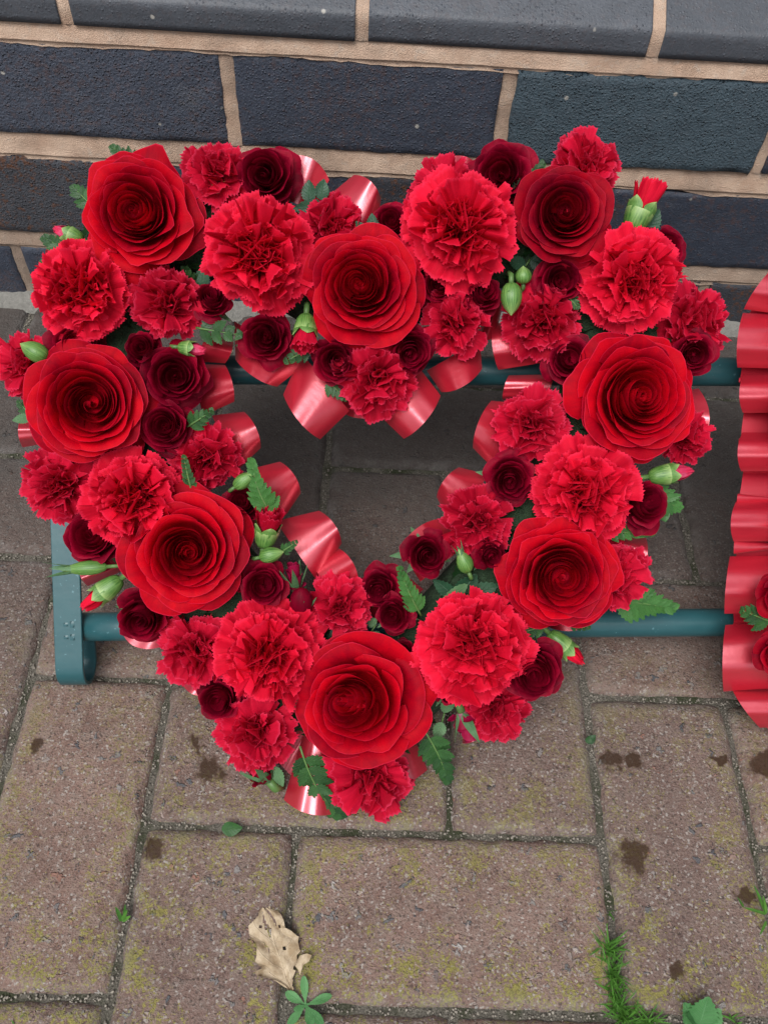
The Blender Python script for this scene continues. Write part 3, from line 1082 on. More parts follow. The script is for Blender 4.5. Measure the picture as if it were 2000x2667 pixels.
def pleat(root, rootp, tl, tr, bulge, n0=.032, n1=.042, H=.017, rw=.62, sag=0.0, pw=2.4, name='ribbon_pleat', skew=0.0, wide=1.05):
    rootp, tl, tr = (np.array(a, float) for a in (rootp, tl, tr))
    nu, nv = 37, 18
    tiltv = math.sin(rootp[0] * 1.7 + rootp[1]) * .0035
    skew = .25 * math.sin(rootp[0] * .9 + rootp[1] * .6)
    u = np.linspace(-1, 1, nu)[None, :]
    v = np.linspace(0, 1, nv)[:, None]
    mid = (tl + tr) / 2
    tl, tr = mid + (tl - mid) * wide, mid + (tr - mid) * wide
    dirn = mid - rootp
    dirn /= np.linalg.norm(dirn)
    prof = 1 - np.abs(u) ** pw
    tip = tl[None, None] * ((1 - u) / 2)[..., None] + tr[None, None] * ((1 + u) / 2)[..., None]
    tip = tip + dirn * (bulge * 1.0 * (1 - np.abs(u) ** 2.2))[..., None]
    rt = rootp + (tl - mid) * rw * (-u[..., None]) * -1 * -1 if False else rootp + ((tr - tl) / 2) * rw * u[..., None]
    xy = rt * (1 - v[..., None]) + tip * v[..., None]
    h = n0 + .15 * (n1 - n0) * v + tiltv * v + H * (.72 + .28 * v) * prof * (1 + skew * u) - sag * v ** 2 + .0006 * np.sin(u * 9 + rootp[0]) * v
    h = h + ((xy[..., 1] - rootp[1]) * .17 + (xy[..., 0] - rootp[0]) * .12) * .00027
    P = D(xy[..., 0], xy[..., 1], h)
    vv, uu = np.broadcast_to(v, (nv, nu)), np.broadcast_to(u, (nv, nu))
    return obj(name, gridmesh(name, rel(P.reshape(-1, 3), root).reshape(P.shape), M_RIBBON, vv, uu), root)


PLEATS = [
    # inner edge below the cleft: root, tip corner, tip corner, bulge, options
    ((581, 742), (511, 778), (597, 834), 10, {'rw': 1.65}),
    ((703, 825), (614, 855), (690, 947), 11, {'n0': .040, 'n1': .044, 'rw': 1.3}),
    ((790, 840), (735, 886), (832, 890), 16, {'n0': .022, 'n1': .026, 'H': .006, 'rw': 1.0}),
    ((857, 840), (874, 946), (950, 857), 11, {'n0': .040, 'n1': .044, 'rw': 1.1}),
    ((979, 768), (955, 846), (1039, 798), 13, {'rw': 1.3}),
    ((1075, 650), (1026, 735), (1068, 730), 4, {'n0': .024, 'n1': .03, 'H': .008}),
    ((1160, 735), (1076, 797), (1063, 703), 6, {'rw': 1.0}),
    ((1190, 835), (1085, 862), (1098, 812), 3, {'n0': .026, 'n1': .034, 'H': .009, 'rw': 1.0}),
    ((1095, 943), (1022, 965), (1060, 868), 9, {'rw': 1.4}),
    ((1015, 1080), (944, 1072), (990, 1011), 9, {'rw': 1.7}),
    ((960, 1215), (866, 1188), (948, 1122), 15, {'rw': 1.2}),
    ((865, 1310), (777, 1286), (856, 1228), 14, {'rw': 1.2}),
    # inner edge, left side going down
    ((436, 748), (504, 740), (487, 784), 4, {'rw': 1.4}),
    ((425, 842), (487, 790), (506, 866), 6, {'rw': 1.4}),
    ((486, 957), (528, 891), (563, 966), 9, {'rw': 1.5}),
    ((584, 1062), (606, 999), (649, 1064), 10, {'rw': 1.5}),
    ((640, 1190), (690, 1105), (737, 1173), 11, {'n0': .042, 'rw': 1.8}),
    ((700, 1262), (732, 1186), (774, 1264), 13, {'n0': .040, 'rw': 1.3}),
    # outer edge, over the top
    ((640, 440), (605, 352), (709, 388), 32, {'n0': .03, 'n1': .03}),
    ((750, 478), (766, 379), (822, 432), 15, {'n0': .034, 'n1': .034, 'rw': 1.7}),
    ((855, 520), (818, 450), (892, 468), 20, {'n0': .026, 'n1': .028}),
    ((990, 430), (938, 372), (1042, 372), 36, {'n0': .03, 'n1': .03}),
    ((1115, 430), (1080, 350), (1168, 385), 30, {'n0': .03, 'n1': .03}),
    # outer edge, left
    ((200, 560), (98, 560), (140, 500), 12, {'n0': .028, 'n1': .02}),
    ((150, 930), (50, 965), (46, 905), 8, {'n0': .02, 'n1': .014}),
    ((260, 1120), (175, 1190), (185, 1095), 4, {'n0': .024, 'n1': .016}),
    ((300, 1200), (190, 1265), (172, 1215), 8, {'n0': .024, 'n1': .018}),
    ((370, 1280), (262, 1345), (385, 1378), 44, {'n0': .022, 'n1': .016, 'H': .009}),
    ((480, 1420), (392, 1465), (470, 1500), 22, {'n0': .022, 'n1': .016}),
    ((570, 1530), (478, 1590), (560, 1660), 10, {'n0': .022, 'n1': .016}),
    # round the point
    ((670, 1580), (598, 1640), (650, 1690), 4, {'n0': .026, 'n1': .020, 'H': .006}),
    ((690, 1600), (616, 1728), (728, 1754), 18, {'n0': .034, 'n1': .032}),
    ((850, 1610), (790, 1730), (920, 1665), 10, {'n0': .028, 'n1': .024}),
    # outer edge, right
    ((1030, 1500), (1000, 1605), (1062, 1565), 12, {'n0': .022, 'n1': .018}),
    ((1220, 1290), (1180, 1352), (1300, 1325), 24, {'n0': .022, 'n1': .016}),
    ((1310, 1170), (1375, 1240), (1395, 1165), 12, {'n0': .024, 'n1': .016}),
    ((1415, 890), (1512, 955), (1508, 842), 22, {'n0': .024, 'n1': .018}),
]
for rp, a, b, bl, kw in PLEATS:
    pleat(wreath, rp, a, b, bl, **kw)

# ------------------------------------------------------------------ large red roses
ROSES = [
    # x, y, R, eye, n, tilt, seed, number of petals, material, options, label
    (304, 462, 132, (-.10, .02), .076, (-.05, .05), 11, 36, M_ROSE, {'tip': .10, 'power': 1.08}, 'large open red rose with pointed outer petals at the top left corner of the heart'),
    (785, 622, 132, (-.10, .06), .080, (0, 0), 12, 42, M_ROSE, {'power': 1.15}, 'large open red rose in the middle of the cleft at the top of the heart'),
    (1220, 460, 108, (-.03, .0), .078, (.05, .12), 13, 34, M_ROSE2, {'power': 1.05}, 'darker open red rose on top of the right lobe beside the tall pink tipped bud'),
    (188, 872, 136, (.15, .0), .078, (-.08, 0), 14, 42, M_ROSE, {'power': .98}, 'large open red rose at the far left of the heart under the leftmost carnation'),
    (400, 1192, 140, (.10, .02), .080, (-.03, -.05), 15, 40, M_ROSE, {'power': 1.12, 'curl': 1.4}, 'large open red rose on the lower left of the heart above the curled strip foot'),
    (1376, 858, 142, (-.02, .02), .078, (.28, .02), 16, 44, M_ROSE, {'power': .98, 'tip': .06}, 'tall oval red rose on the right side of the heart next to the upper bar'),
    (1214, 1242, 128, (-.05, -.02), .080, (.10, -.12), 17, 46, M_ROSE, {'tip': .10, 'power': .92}, 'wide red rose on the lower right of the heart just above the lower bar'),
    (788, 1522, 150, (-.36, .12), .082, (0, -.08), 18, 32, M_ROSE, {'power': 1.35}, 'biggest red rose, at the bottom point of the heart'),
]
for x, y, R, eye, n, tilt, sd_, cnt, mt, kw, lab in ROSES:
    r_ = np.random.default_rng(sd_)
    o, rr, fr = bloom('rose', x, y, R * 1.06, n, tilt, lab, 'rose', 'large red roses on the heart wreath')
    add_petals(o, rose_petals(rr, cnt + 10, r_, 1.0, eye, **kw), mt)
    put_tube('stem', o, [D(x, y, n) - fr[:, 2] * rr * t for t in (.55, .7, 1.1)], .0035, M_STEM)

# ------------------------------------------------------------------ carnations
CARN = [
    (178, 632, 108, .070, (-.15, .05), 121, 'dense ruffled red carnation at the far left, below the top left rose'),
    (562, 552, 122, .074, (0, .02), 22, 'round full red carnation between the top left rose and the cleft rose'),
    (995, 494, 124, .074, (0, .03), 23, 'wide red carnation with loose lower petals right of the cleft rose'),
    (1360, 608, 112, .070, (.12, .05), 24, 'full red carnation on the right lobe above the tall oval rose'),
    (292, 1078, 108, .070, (-.05, 0), 25, 'crumpled red carnation between the far left rose and the lower left rose'),
    (1262, 1064, 114, .070, (.08, 0), 26, 'bright loose red carnation between the oval rose and the lower right rose'),
    (582, 1415, 116, .072, (-.02, -.06), 27, 'tightly folded red carnation left of the bottom rose'),
    (1018, 1392, 124, .074, (.03, -.06), 28, 'wide pinkish red carnation right of the bottom rose'),
]
for x, y, R, n, tilt, sd_, lab in CARN:
    r_ = np.random.default_rng(sd_)
    o, rr, fr = bloom('carnation', x, y, R * 1.05, n, tilt, lab, 'carnation', 'large red carnations on the heart wreath')
    add_petals(o, carn_petals(rr, RING_BIG, r_), M_CARN)
    put_tube('stem', o, [D(x, y, n) - fr[:, 2] * rr * t for t in (.35, .6, 1.2)], .003, M_STEM)

SMALL = [
    (468, 378, 66, .058, (.02, .30), 31, 'small red carnation with a green neck at the top, right of the top left rose'),
    (362, 657, 74, .062, (0, 0), 32, 'small pink centred carnation under the top left rose'),
    (720, 492, 66, .054, (0, .15), 33, 'small frilly carnation peeping out above the cleft rose beside the big ribbon loop'),
    (955, 415, 70, .054, (-.1, .2), 34, 'small carnation behind the top of the wide carnation on the right lobe'),
    (1264, 366, 72, .050, (.08, .35), 35, 'small carnation standing up behind the darker rose on the right lobe, topmost of all'),
    (1172, 690, 76, .056, (-.05, 0), 36, 'small red carnation under the green buds on the right lobe'),
    (986, 696, 66, .058, (.02, -.05), 37, 'small carnation with white flecks just right of the cleft rose'),
    (812, 818, 80, .062, (0, -.22), 38, 'small loose carnation hanging below the cleft rose over two ribbon loops'),
    (1494, 700, 78, .046, (.35, 0), 39, 'small frilly carnation at the far right edge above the oval rose'),
    (62, 790, 62, .050, (-.3, 0), 40, 'small carnation at the far left edge behind the fat green bud'),
    (132, 1044, 78, .056, (-.2, -.05), 41, 'small carnation under the far left rose, left of the crumpled carnation'),
    (448, 990, 70, .056, (.12, -.1), 42, 'small red carnation left of the hole below two dark spray roses'),
    (1142, 918, 72, .056, (-.1, 0), 43, 'small dark pink carnation right of the hole, left of the oval rose'),
    (1478, 945, 56, .046, (.4, -.05), 44, 'small carnation sticking out below the right of the oval rose'),
    (1032, 1128, 72, .056, (-.1, -.05), 45, 'small pink tinged carnation right of the hole above the dark rosebuds'),
    (734, 1310, 64, .060, (.05, .05), 46, 'small fan petalled carnation just under the hole, over the bottom rose'),
    (428, 1402, 76, .058, (-.12, -.05), 47, 'small red carnation under the lower left rose, left of the tightly folded one'),
    (556, 1580, 76, .058, (-.1, -.1), 48, 'small carnation with a white streak left of the bottom rose'),
    (803, 1672, 84, .056, (0, -.2), 49, 'lowest small carnation peeping out under the bottom rose'),
    (1066, 1528, 64, .052, (.1, -.15), 50, 'small carnation tucked under the wide pinkish carnation'),
    (1330, 1242, 70, .058, (.25, 0), 51, 'small carnation half hidden behind the right side of the lower right rose'),
]
for x, y, R, n, tilt, sd_, lab in SMALL:
    r_ = np.random.default_rng(sd_)
    o, rr, fr = bloom('spray_carnation', x, y, R * 1.19, n, tilt, lab, 'carnation', 'small red carnations on the heart wreath')
    add_petals(o, carn_petals(rr, RING_SM, r_, (8, 29), .026), M_CARN2)
    if sd_ == 31:
        necked = o
    c0 = D(x, y, n)
    put_tube('calyx', o, [c0 - fr[:, 2] * rr * t for t in (.30, .45, .75, .95)], [rr * .20, rr * .24, rr * .20, rr * .06], M_BUD, 12)

# ------------------------------------------------------------------ dark spray roses
SPRAY = [
    # x, y, R, n, tilt, openness, seed, label
    (580, 380, 70, .054, (.05, .30), 1.0, 61, 'dark spray rose with flared petals at the top, right of the small green necked carnation'),
    (1086, 380, 68, .052, (.0, .32), 1.0, 62, 'dark spray rose at the top of the right lobe beside the upright fern'),
    (456, 650, 48, .056, (0, 0), .9, 63, 'small round dark spray rose left of the full round carnation'),
    (574, 732, 66, .056, (-.03, -.1), 1.0, 64, 'dark spray rose under the full round carnation above a ribbon loop'),
    (724, 782, 58, .056, (-.05, -.12), .95, 65, 'dark spray rose under the left of the cleft rose beside the red tipped bud'),
    (888, 756, 60, .060, (.05, -.1), 1.0, 66, 'dark many petalled spray rose under the right of the cleft rose'),
    (950, 618, 48, .054, (.05, 0), .95, 67, 'tightly coiled dark spray rose touching the right side of the cleft rose'),
    (1040, 638, 46, .056, (0, 0), .9, 68, 'dark spray rose left of the fat hanging green bud'),
    (1210, 606, 52, .058, (0, .05), .95, 69, 'dark spray rose right below the darker rose on the right lobe'),
    (1428, 545, 58, .052, (.15, .1), .95, 70, 'dark spray rose behind the right of the right lobe carnation'),
    (1230, 778, 54, .054, (-.08, -.05), .95, 71, 'blackish spray rose left of the top of the oval rose'),
    (1500, 762, 52, .054, (.2, -.05), .95, 72, 'dark spray rose at the far right over the end of the upper bar'),
    (312, 757, 48, .056, (0, .05), .9, 73, 'blackish spray rose above two others, right of the far left rose'),
    (380, 810, 68, .060, (.05, 0), 1.0, 74, 'dark spray rose with spread petals beside the left inner ribbon loops'),
    (360, 922, 58, .058, (.03, -.05), .95, 75, 'dusky purple spray rose right of the lower edge of the far left rose'),
    (205, 1160, 66, .054, (-.2, -.1), .95, 76, 'dark spray rose over the top of the curled strip frame'),
    (315, 1330, 66, .050, (-.05, -.3), 1.0, 77, 'dark withered spray rose hanging below the lower left rose by the lower bar'),
    (528, 1090, 48, .052, (.1, .1), .9, 78, 'dark magenta spray rose behind the right shoulder of the lower left rose'),
    (570, 1266, 52, .060, (.03, 0), .95, 79, 'dark spray rose right of the lower left rose beside the green buds'),
    (1104, 1034, 62, .058, (-.08, 0), 1.0, 80, 'dark spray rose right of the hole, left of the bright loose carnation'),
    (1388, 1092, 54, .054, (.22, 0), .95, 81, 'dark spray rose right of the bright loose carnation beside the leaves'),
    (922, 1196, 62, .060, (-.08, -.12), .8, 82, 'dark half open spray rose with tall petals at the lower right of the hole'),
    (822, 1270, 52, .050, (-.05, 0), .85, 83, 'dark spray rose directly below the hole, behind another bud'),
    (852, 1328, 48, .062, (0, -.1), .75, 84, 'dark goblet shaped spray rose above the bottom rose'),
    (1060, 1197, 44, .060, (0, -.05), .75, 85, 'blackish half closed spray rose beside the green rosebud, left of the lower right rose'),
    (1150, 1446, 66, .058, (.15, -.1), 1.0, 86, 'dark spray rose behind the right of the wide pinkish carnation'),
    (966, 1497, 34, .054, (.05, -.05), .8, 87, 'tiny dark spray rose right of the bottom rose'),
    (475, 1508, 52, .052, (-.15, -.1), .95, 88, 'dark spray rose under the two carnations left of the bottom rose'),
    (845, 484, 44, .054, (0, .15), .9, 89, 'dark spray rose half hidden behind the top of the cleft rose'),
    (165, 742, 58, .056, (-.1, .1), 1.0, 90, 'dark spray rose petals wedged between the leftmost carnation and the far left rose'),
    (872, 1408, 32, .054, (0, 0), .7, 91, 'tiny dark rosebud at the upper right of the bottom rose'),
]
for x, y, R, n, tilt, op, sd_, lab in SPRAY:
    r_ = np.random.default_rng(sd_)
    o, rr, fr = bloom('spray_rose', x, y, R * 1.26, n + .006, (tilt[0] + r_.normal(0, .14), tilt[1] + r_.normal(0, .14)), lab, 'rose', 'dark spray roses on the heart wreath')
    cnt = 27 if R > 55 else 23
    pet = rose_petals(rr, cnt, r_, op * r_.uniform(.66, .98), (r_.normal(0, .10), r_.normal(0, .10)), guard=4, hgt=r_.uniform(.40, .62), power=.85, dens=(12, 13), tip=.08, curl=1.2, ruff=1.6, wmul=1.08)
    add_petals(o, pet, M_SPRAY)
    c0 = D(x, y, n)
    for q in range(5):
        a = q * 1.2566 + r_.uniform(0, 1)
        dr = fr[:, 0] * math.cos(a) + fr[:, 1] * math.sin(a)
        P0 = c0 - fr[:, 2] * rr * .5 + dr * rr * .15
        P1 = c0 - fr[:, 2] * rr * r_.uniform(.3, .7) + dr * rr * r_.uniform(.75, 1.0)
        put_leaf('sepal', o, leaf_between(P0, P1, rr * .30, fr[:, 2], r_, rows_=8, serr=0, fold=.2, prof='lance'), M_SEPAL)
    put_tube('stem', o, [c0 - fr[:, 2] * rr * t for t in (.55, .8, 1.3)], .0022, M_STEM)

# ------------------------------------------------------------------ buds


def lathe(name, root, P0, ax, prof, mat, seg=20, ribs=0, teeth=0, toothlen=.0, ang0=0):
    fr = frame(ax)
    nv = len(prof)
    an = np.linspace(0, 2 * math.pi, seg, endpoint=False)
    P = np.zeros((nv, seg, 3))
    for i, (s, r) in enumerate(prof):
        rr = r * (1 + ribs * np.cos(an * 5))
        ss = s + (toothlen * np.maximum(0, np.cos(an * teeth / 1.0 + ang0)) if teeth and i == nv - 1 else 0)
        P[i] = P0 + np.outer(ss * np.ones(seg), fr[:, 2]) + rr[:, None] * (np.cos(an)[:, None] * fr[:, 0] + np.sin(an)[:, None] * fr[:, 1])
    v = np.linspace(0, 1, nv)[:, None]
    u = np.abs(np.linspace(-1, 1, seg))[None, :]
    return obj(name, gridmesh(name, rel(P.reshape(-1, 3), root).reshape(P.shape), mat, v, u, True), root)


def bud(x0, y0, x1, y1, wd, n0, n1, style, mat, label, sd_):
    """style: closed (green all over), tipped (petal tip out of a calyx), open (calyx with a small frill), pointed (rosebud in its sepals), cup (dark bud with loose sepals)"""
    r_ = np.random.default_rng(sd_)
    P0, P1 = D(x0, y0, n0), D(x1, y1, n1)
    ax = P1 - P0
    L = np.linalg.norm(ax)
    ax /= L
    w_ = wd * pxsize(P0) / 2
    o = thing('flower_bud', P0, frame(ax), label, 'flower bud', 'flower buds on the heart wreath')
    fr = frame(ax)
    dirs = lambda a: fr[:, 0] * math.cos(a) + fr[:, 1] * math.sin(a)
    if style == 'closed':
        pr = [(L * t, w_ * r) for t, r in ((0, .30), (.03, .55), (.12, .80), (.28, .98), (.45, 1.0), (.62, .88), (.78, .62), (.90, .30), (.97, .10), (1.0, .01))]
        lathe('bud_body', o, P0, ax, pr, M_BUD, 25, .025)
        for q in range(4):
            a = q * 1.5708 + .4
            b0 = P0 + dirs(a) * w_ * .4
            b1 = P0 + ax * L * .34 + dirs(a) * w_ * 1.04
            put_leaf('bract', o, leaf_between(b0, b1, w_ * 1.1, dirs(a), r_, rows_=7, serr=0, fold=-.25, bend=.0), M_SEPAL)
    elif style in ('tipped', 'open', 'flare'):
        f = {'tipped': .52, 'open': .55, 'flare': .46}[style]
        pr = [(L * t * f / .62, w_ * r) for t, r in ((0, .28), (.04, .55), (.16, .78), (.34, .92), (.46, .98), (.52, 1.0))]
        lathe('calyx', o, P0, ax, pr, M_BUD, 30, .02)
        for q in range(5):
            a = q * 1.2566 + r_.uniform(0, .3)
            b0 = P0 + ax * L * .40 * f / .62 + dirs(a) * w_ * .98
            b1 = P0 + ax * L * (.78 if style != 'open' else .72) * f / .62 + dirs(a) * w_ * (1.0 if style == 'tipped' else 1.12)
            put_leaf('calyx_tooth', o, leaf_between(b0, b1, w_ * 1.25, dirs(a), r_, rows_=9, serr=0, fold=-.35, prof='ovate'), M_BUD)
        m = 9 if style == 'tipped' else 12
        for q in range(m):
            a = q * 2.39996
            t = q / (m - 1)
            nv, nu = 9, 11
            v = np.linspace(0, 1, nv)[:, None]; u = np.linspace(-1, 1, nu)[None, :]
            r0 = w_ * (.35 + .55 * t)
            fl = {'tipped': .98, 'open': 1.35, 'flare': 1.25}[style] * (.25 + .75 * t)
            rad_ = r0 * .5 + (w_ * fl - r0 * .5) * v ** .8
            wob = np.sin(u * r_.uniform(3, 6) + r_.uniform(0, 6)) * w_ * .10 * v ** 2
            tooth = np.where(np.arange(nu) % 2 == 0, 1, -1)[None, :] * .025 * L * (v > .99)
            top = L * (.28 + (.72 - .10 * t * r_.uniform(.5, 1.5)) * v) * (1 - .10 * u ** 2 * v) + tooth
            if style == 'tipped':
                rad_ = rad_ * (1 - .55 * np.clip((v - .55) / .45, 0, 1) ** 1.5)
            ang = a + u * (.95 - .25 * t)
            Pp = P0 + (top)[..., None] * ax + ((rad_ + wob) * np.cos(ang))[..., None] * fr[:, 0] + ((rad_ + wob) * np.sin(ang))[..., None] * fr[:, 1]
            obj('petal', gridmesh('petal', rel(Pp.reshape(-1, 3), o).reshape(Pp.shape), mat, np.broadcast_to(v, Pp.shape[:2]), np.broadcast_to(u, Pp.shape[:2])), o)
    else:
        body = M_BUD if style == 'pointed' else mat
        pr = [(L * t, w_ * r) for t, r in ((0, .25), (.05, .55), (.18, .86), (.36, 1.0), (.54, .92), (.70, .66), (.84, .36), (.95, .12), (1.0, .01))]
        if style == 'cup':
            pr = [(L * t, w_ * r) for t, r in ((0, .3), (.06, .62), (.2, .9), (.42, 1.0), (.64, .95), (.82, .72), (.93, .42), (.99, .15), (1.0, .01))]
        if style != 'loose':
            lathe('bud_body', o, P0, ax, pr, body, 24, .03)
        else:
            for P, v, u in rose_petals(w_ * 1.15, 13, r_, .72, (0, 0), guard=2, hgt=L / w_ * .5, power=.7, dens=(12, 11), tip=.1, wmul=1.15):
                Pw = P0 + (P[..., 0:1] * fr[:, 0] + P[..., 1:2] * fr[:, 1]) + (P[..., 2:3] + w_ * .60) * ax
                obj('petal', gridmesh('petal', rel(Pw.reshape(-1, 3), o).reshape(Pw.shape), mat, v, u), o)
        for q in range(5):
            a = q * 1.2566 + r_.uniform(-.2, .2)
            b0 = P0 + dirs(a) * w_ * .3
            out = {'pointed': (1.35, .25, .30), 'cup': (.75, 1.35, .2), 'loose': (.75, 1.3, .2)}[style]
            b1 = P0 + ax * L * out[0] * r_.uniform(.8, 1.05) + dirs(a) * w_ * out[1] * r_.uniform(.8, 1.2)
            lf = leaf_between(b0, b1, w_ * (.9 if style == 'pointed' else .62), dirs(a) - ax * .2, r_, rows_=10, serr=0, fold=-.3, bend=.12 if style == 'pointed' else -.10, prof='lance', twist=.5)
            put_leaf('sepal', o, lf, M_SEPAL)
    put_tube('stem', o, [P0 + ax * w_ * .05, P0 - ax * L * .25, P0 - ax * L * .45 - EN * .012], w_ * .26, M_STEM)
    return o


BUDS = [
    (180, 520, 116, 494, 40, .062, .062, 'tipped', M_PINK, 'pink tipped carnation bud pointing left beside the top left rose', 101),
    (104, 774, 44, 742, 42, .068, .070, 'closed', None, 'fat green bud at the far left edge, above the far left rose', 102),
    (386, 750, 446, 757, 34, .070, .074, 'tipped', M_PINK, 'pale pink tipped bud pointing right below the small pink centred carnation', 103),
    (1104, 612, 1104, 682, 46, .070, .072, 'closed', None, 'fat hanging green bud on the right lobe below a smaller round one', 104),
    (1130, 612, 1130, 574, 36, .062, .066, 'closed', None, 'small round green bud above the fat hanging one', 105),
    (1362, 502, 1412, 386, 62, .056, .058, 'flare', M_CARN, 'tall red tipped carnation bud standing at the upper right against the wall', 106),
    (1400, 1030, 1497, 1016, 46, .060, .060, 'tipped', M_PINK, 'pink tipped carnation bud pointing right below the oval rose', 107),
    (1186, 1368, 1260, 1436, 46, .052, .052, 'tipped', M_CARN, 'green bud with a red tip pointing down right over the lower bar', 108),
    (262, 1250, 176, 1315, 50, .056, .056, 'tipped', M_CARN, 'red tipped bud pointing down left over the flat strip of the rack', 109),
    (232, 1224, 128, 1231, 32, .064, .064, 'pointed', None, 'slender green rosebud pointing left above the red tipped bud', 110),
    (508, 1052, 549, 1022, 32, .070, .074, 'closed', None, 'pointed green bud left of the fern at the hole', 111),
    (570, 1182, 586, 1096, 54, .062, .072, 'open', M_CARN2, 'opening carnation bud in a green cup right of the lower left rose', 112),
    (562, 1204, 614, 1192, 34, .068, .070, 'closed', None, 'green bud directly under the opening carnation bud', 113),
    (662, 680, 657, 760, 52, .062, .070, 'open', M_CARN2, 'dark red bud hanging from a green cap under the cleft rose', 114),
    (1012, 1236, 990, 1186, 36, .066, .070, 'pointed', None, 'green rosebud with bright sepals right of the dark half open spray rose', 115),
    (652, 1326, 650, 1272, 50, .062, .074, 'cup', M_SPRAY, 'round closed dark rosebud with curling sepals left of the fan petalled carnation', 116),
    (640, 1276, 630, 1200, 54, .056, .062, 'loose', M_MAG, 'magenta rosebud with long sepals under the inner ribbon loops', 117),
    (996, 1536, 1022, 1606, 74, .052, .050, 'loose', M_MAG, 'magenta backed rosebud seen from behind at the lower right with long sepals', 118),
    (582, 1688, 530, 1628, 76, .050, .052, 'loose', M_SPRAY, 'dark rosebud lying over at the lower left near the pavement with a pale sepal', 119),
    (485, 450, 458, 418, 44, .055, .06, 'closed', None, 'green carnation neck below the small carnation at the top left', 120),
]
for b in BUDS[:-1]:
    bud(*b)
c0, c1 = D(489, 458, .052), D(468, 398, .056)
Ln = float(np.linalg.norm(c1 - c0)); wn = 19 * pxsize(c0)
lathe('calyx', necked, c0, c1 - c0, [(Ln * t, wn * r) for t, r in ((0, .3), (.06, .6), (.2, .8), (.45, .95), (.75, 1.05), (1.0, 1.25))], M_BUD, 30, .03)

# ------------------------------------------------------------------ ferns and leaves in the wreath


def fern(x0, y0, x1, y1, wd, n0, n1, label, sd_, mat=None, pairs=8, curve=0.0, grp='fern pieces in the heart wreath', tipstart=.12, face=0.0):
    r_ = np.random.default_rng(sd_)
    mat = mat or M_FERN
    A, Bp = D(x0, y0, n0), D(x1, y1, n1)
    L = np.linalg.norm(Bp - A)
    x = (Bp - A) / L
    nrm = EN + r_.normal(0, .12, 3) + face * RT
    z = nrm - x * (nrm @ x); z /= np.linalg.norm(z)
    y = np.cross(z, x)
    o = thing('fern_frond', A, np.stack([x, y, z], 1), label, 'fern', grp)
    spine = lambda t: A + x * L * t + y * curve * L * math.sin(t * math.pi) + z * (.06 * L * math.sin(t * 3))
    W = wd * 1.22 * pxsize(A) / 2
    put_tube('stalk', o, [spine(t) for t in np.linspace(0, .96, 10)], np.linspace(.0008, .0003, 10), M_STEM, 5)
    for i in range(pairs):
        t = tipstart + (.93 - tipstart) * i / (pairs - 1)
        ln = W * (1.05 - .80 * ((t - tipstart) / (1 - tipstart)) ** 1.3) * r_.uniform(.9, 1.1)
        for s in (-1, 1):
            p0 = spine(t + .02 * (s > 0))
            an = rad(52 - 22 * t)
            d = x * math.cos(an) + y * s * math.sin(an) + z * r_.normal(.02, .12)
            put_leaf('leaflet', o, leaf_between(p0, p0 + d * ln * 1.15, max(ln * .55, L / pairs * .95), z + y * s * .15, r_, rows_=13, serr=.16, fold=.12, bend=r_.uniform(-.12, .04)), mat)
    put_leaf('leaflet', o, leaf_between(spine(.90), spine(1.0) + x * W * .12, W * .28, z, r_, rows_=11, serr=.16, fold=.12), mat)
    return o


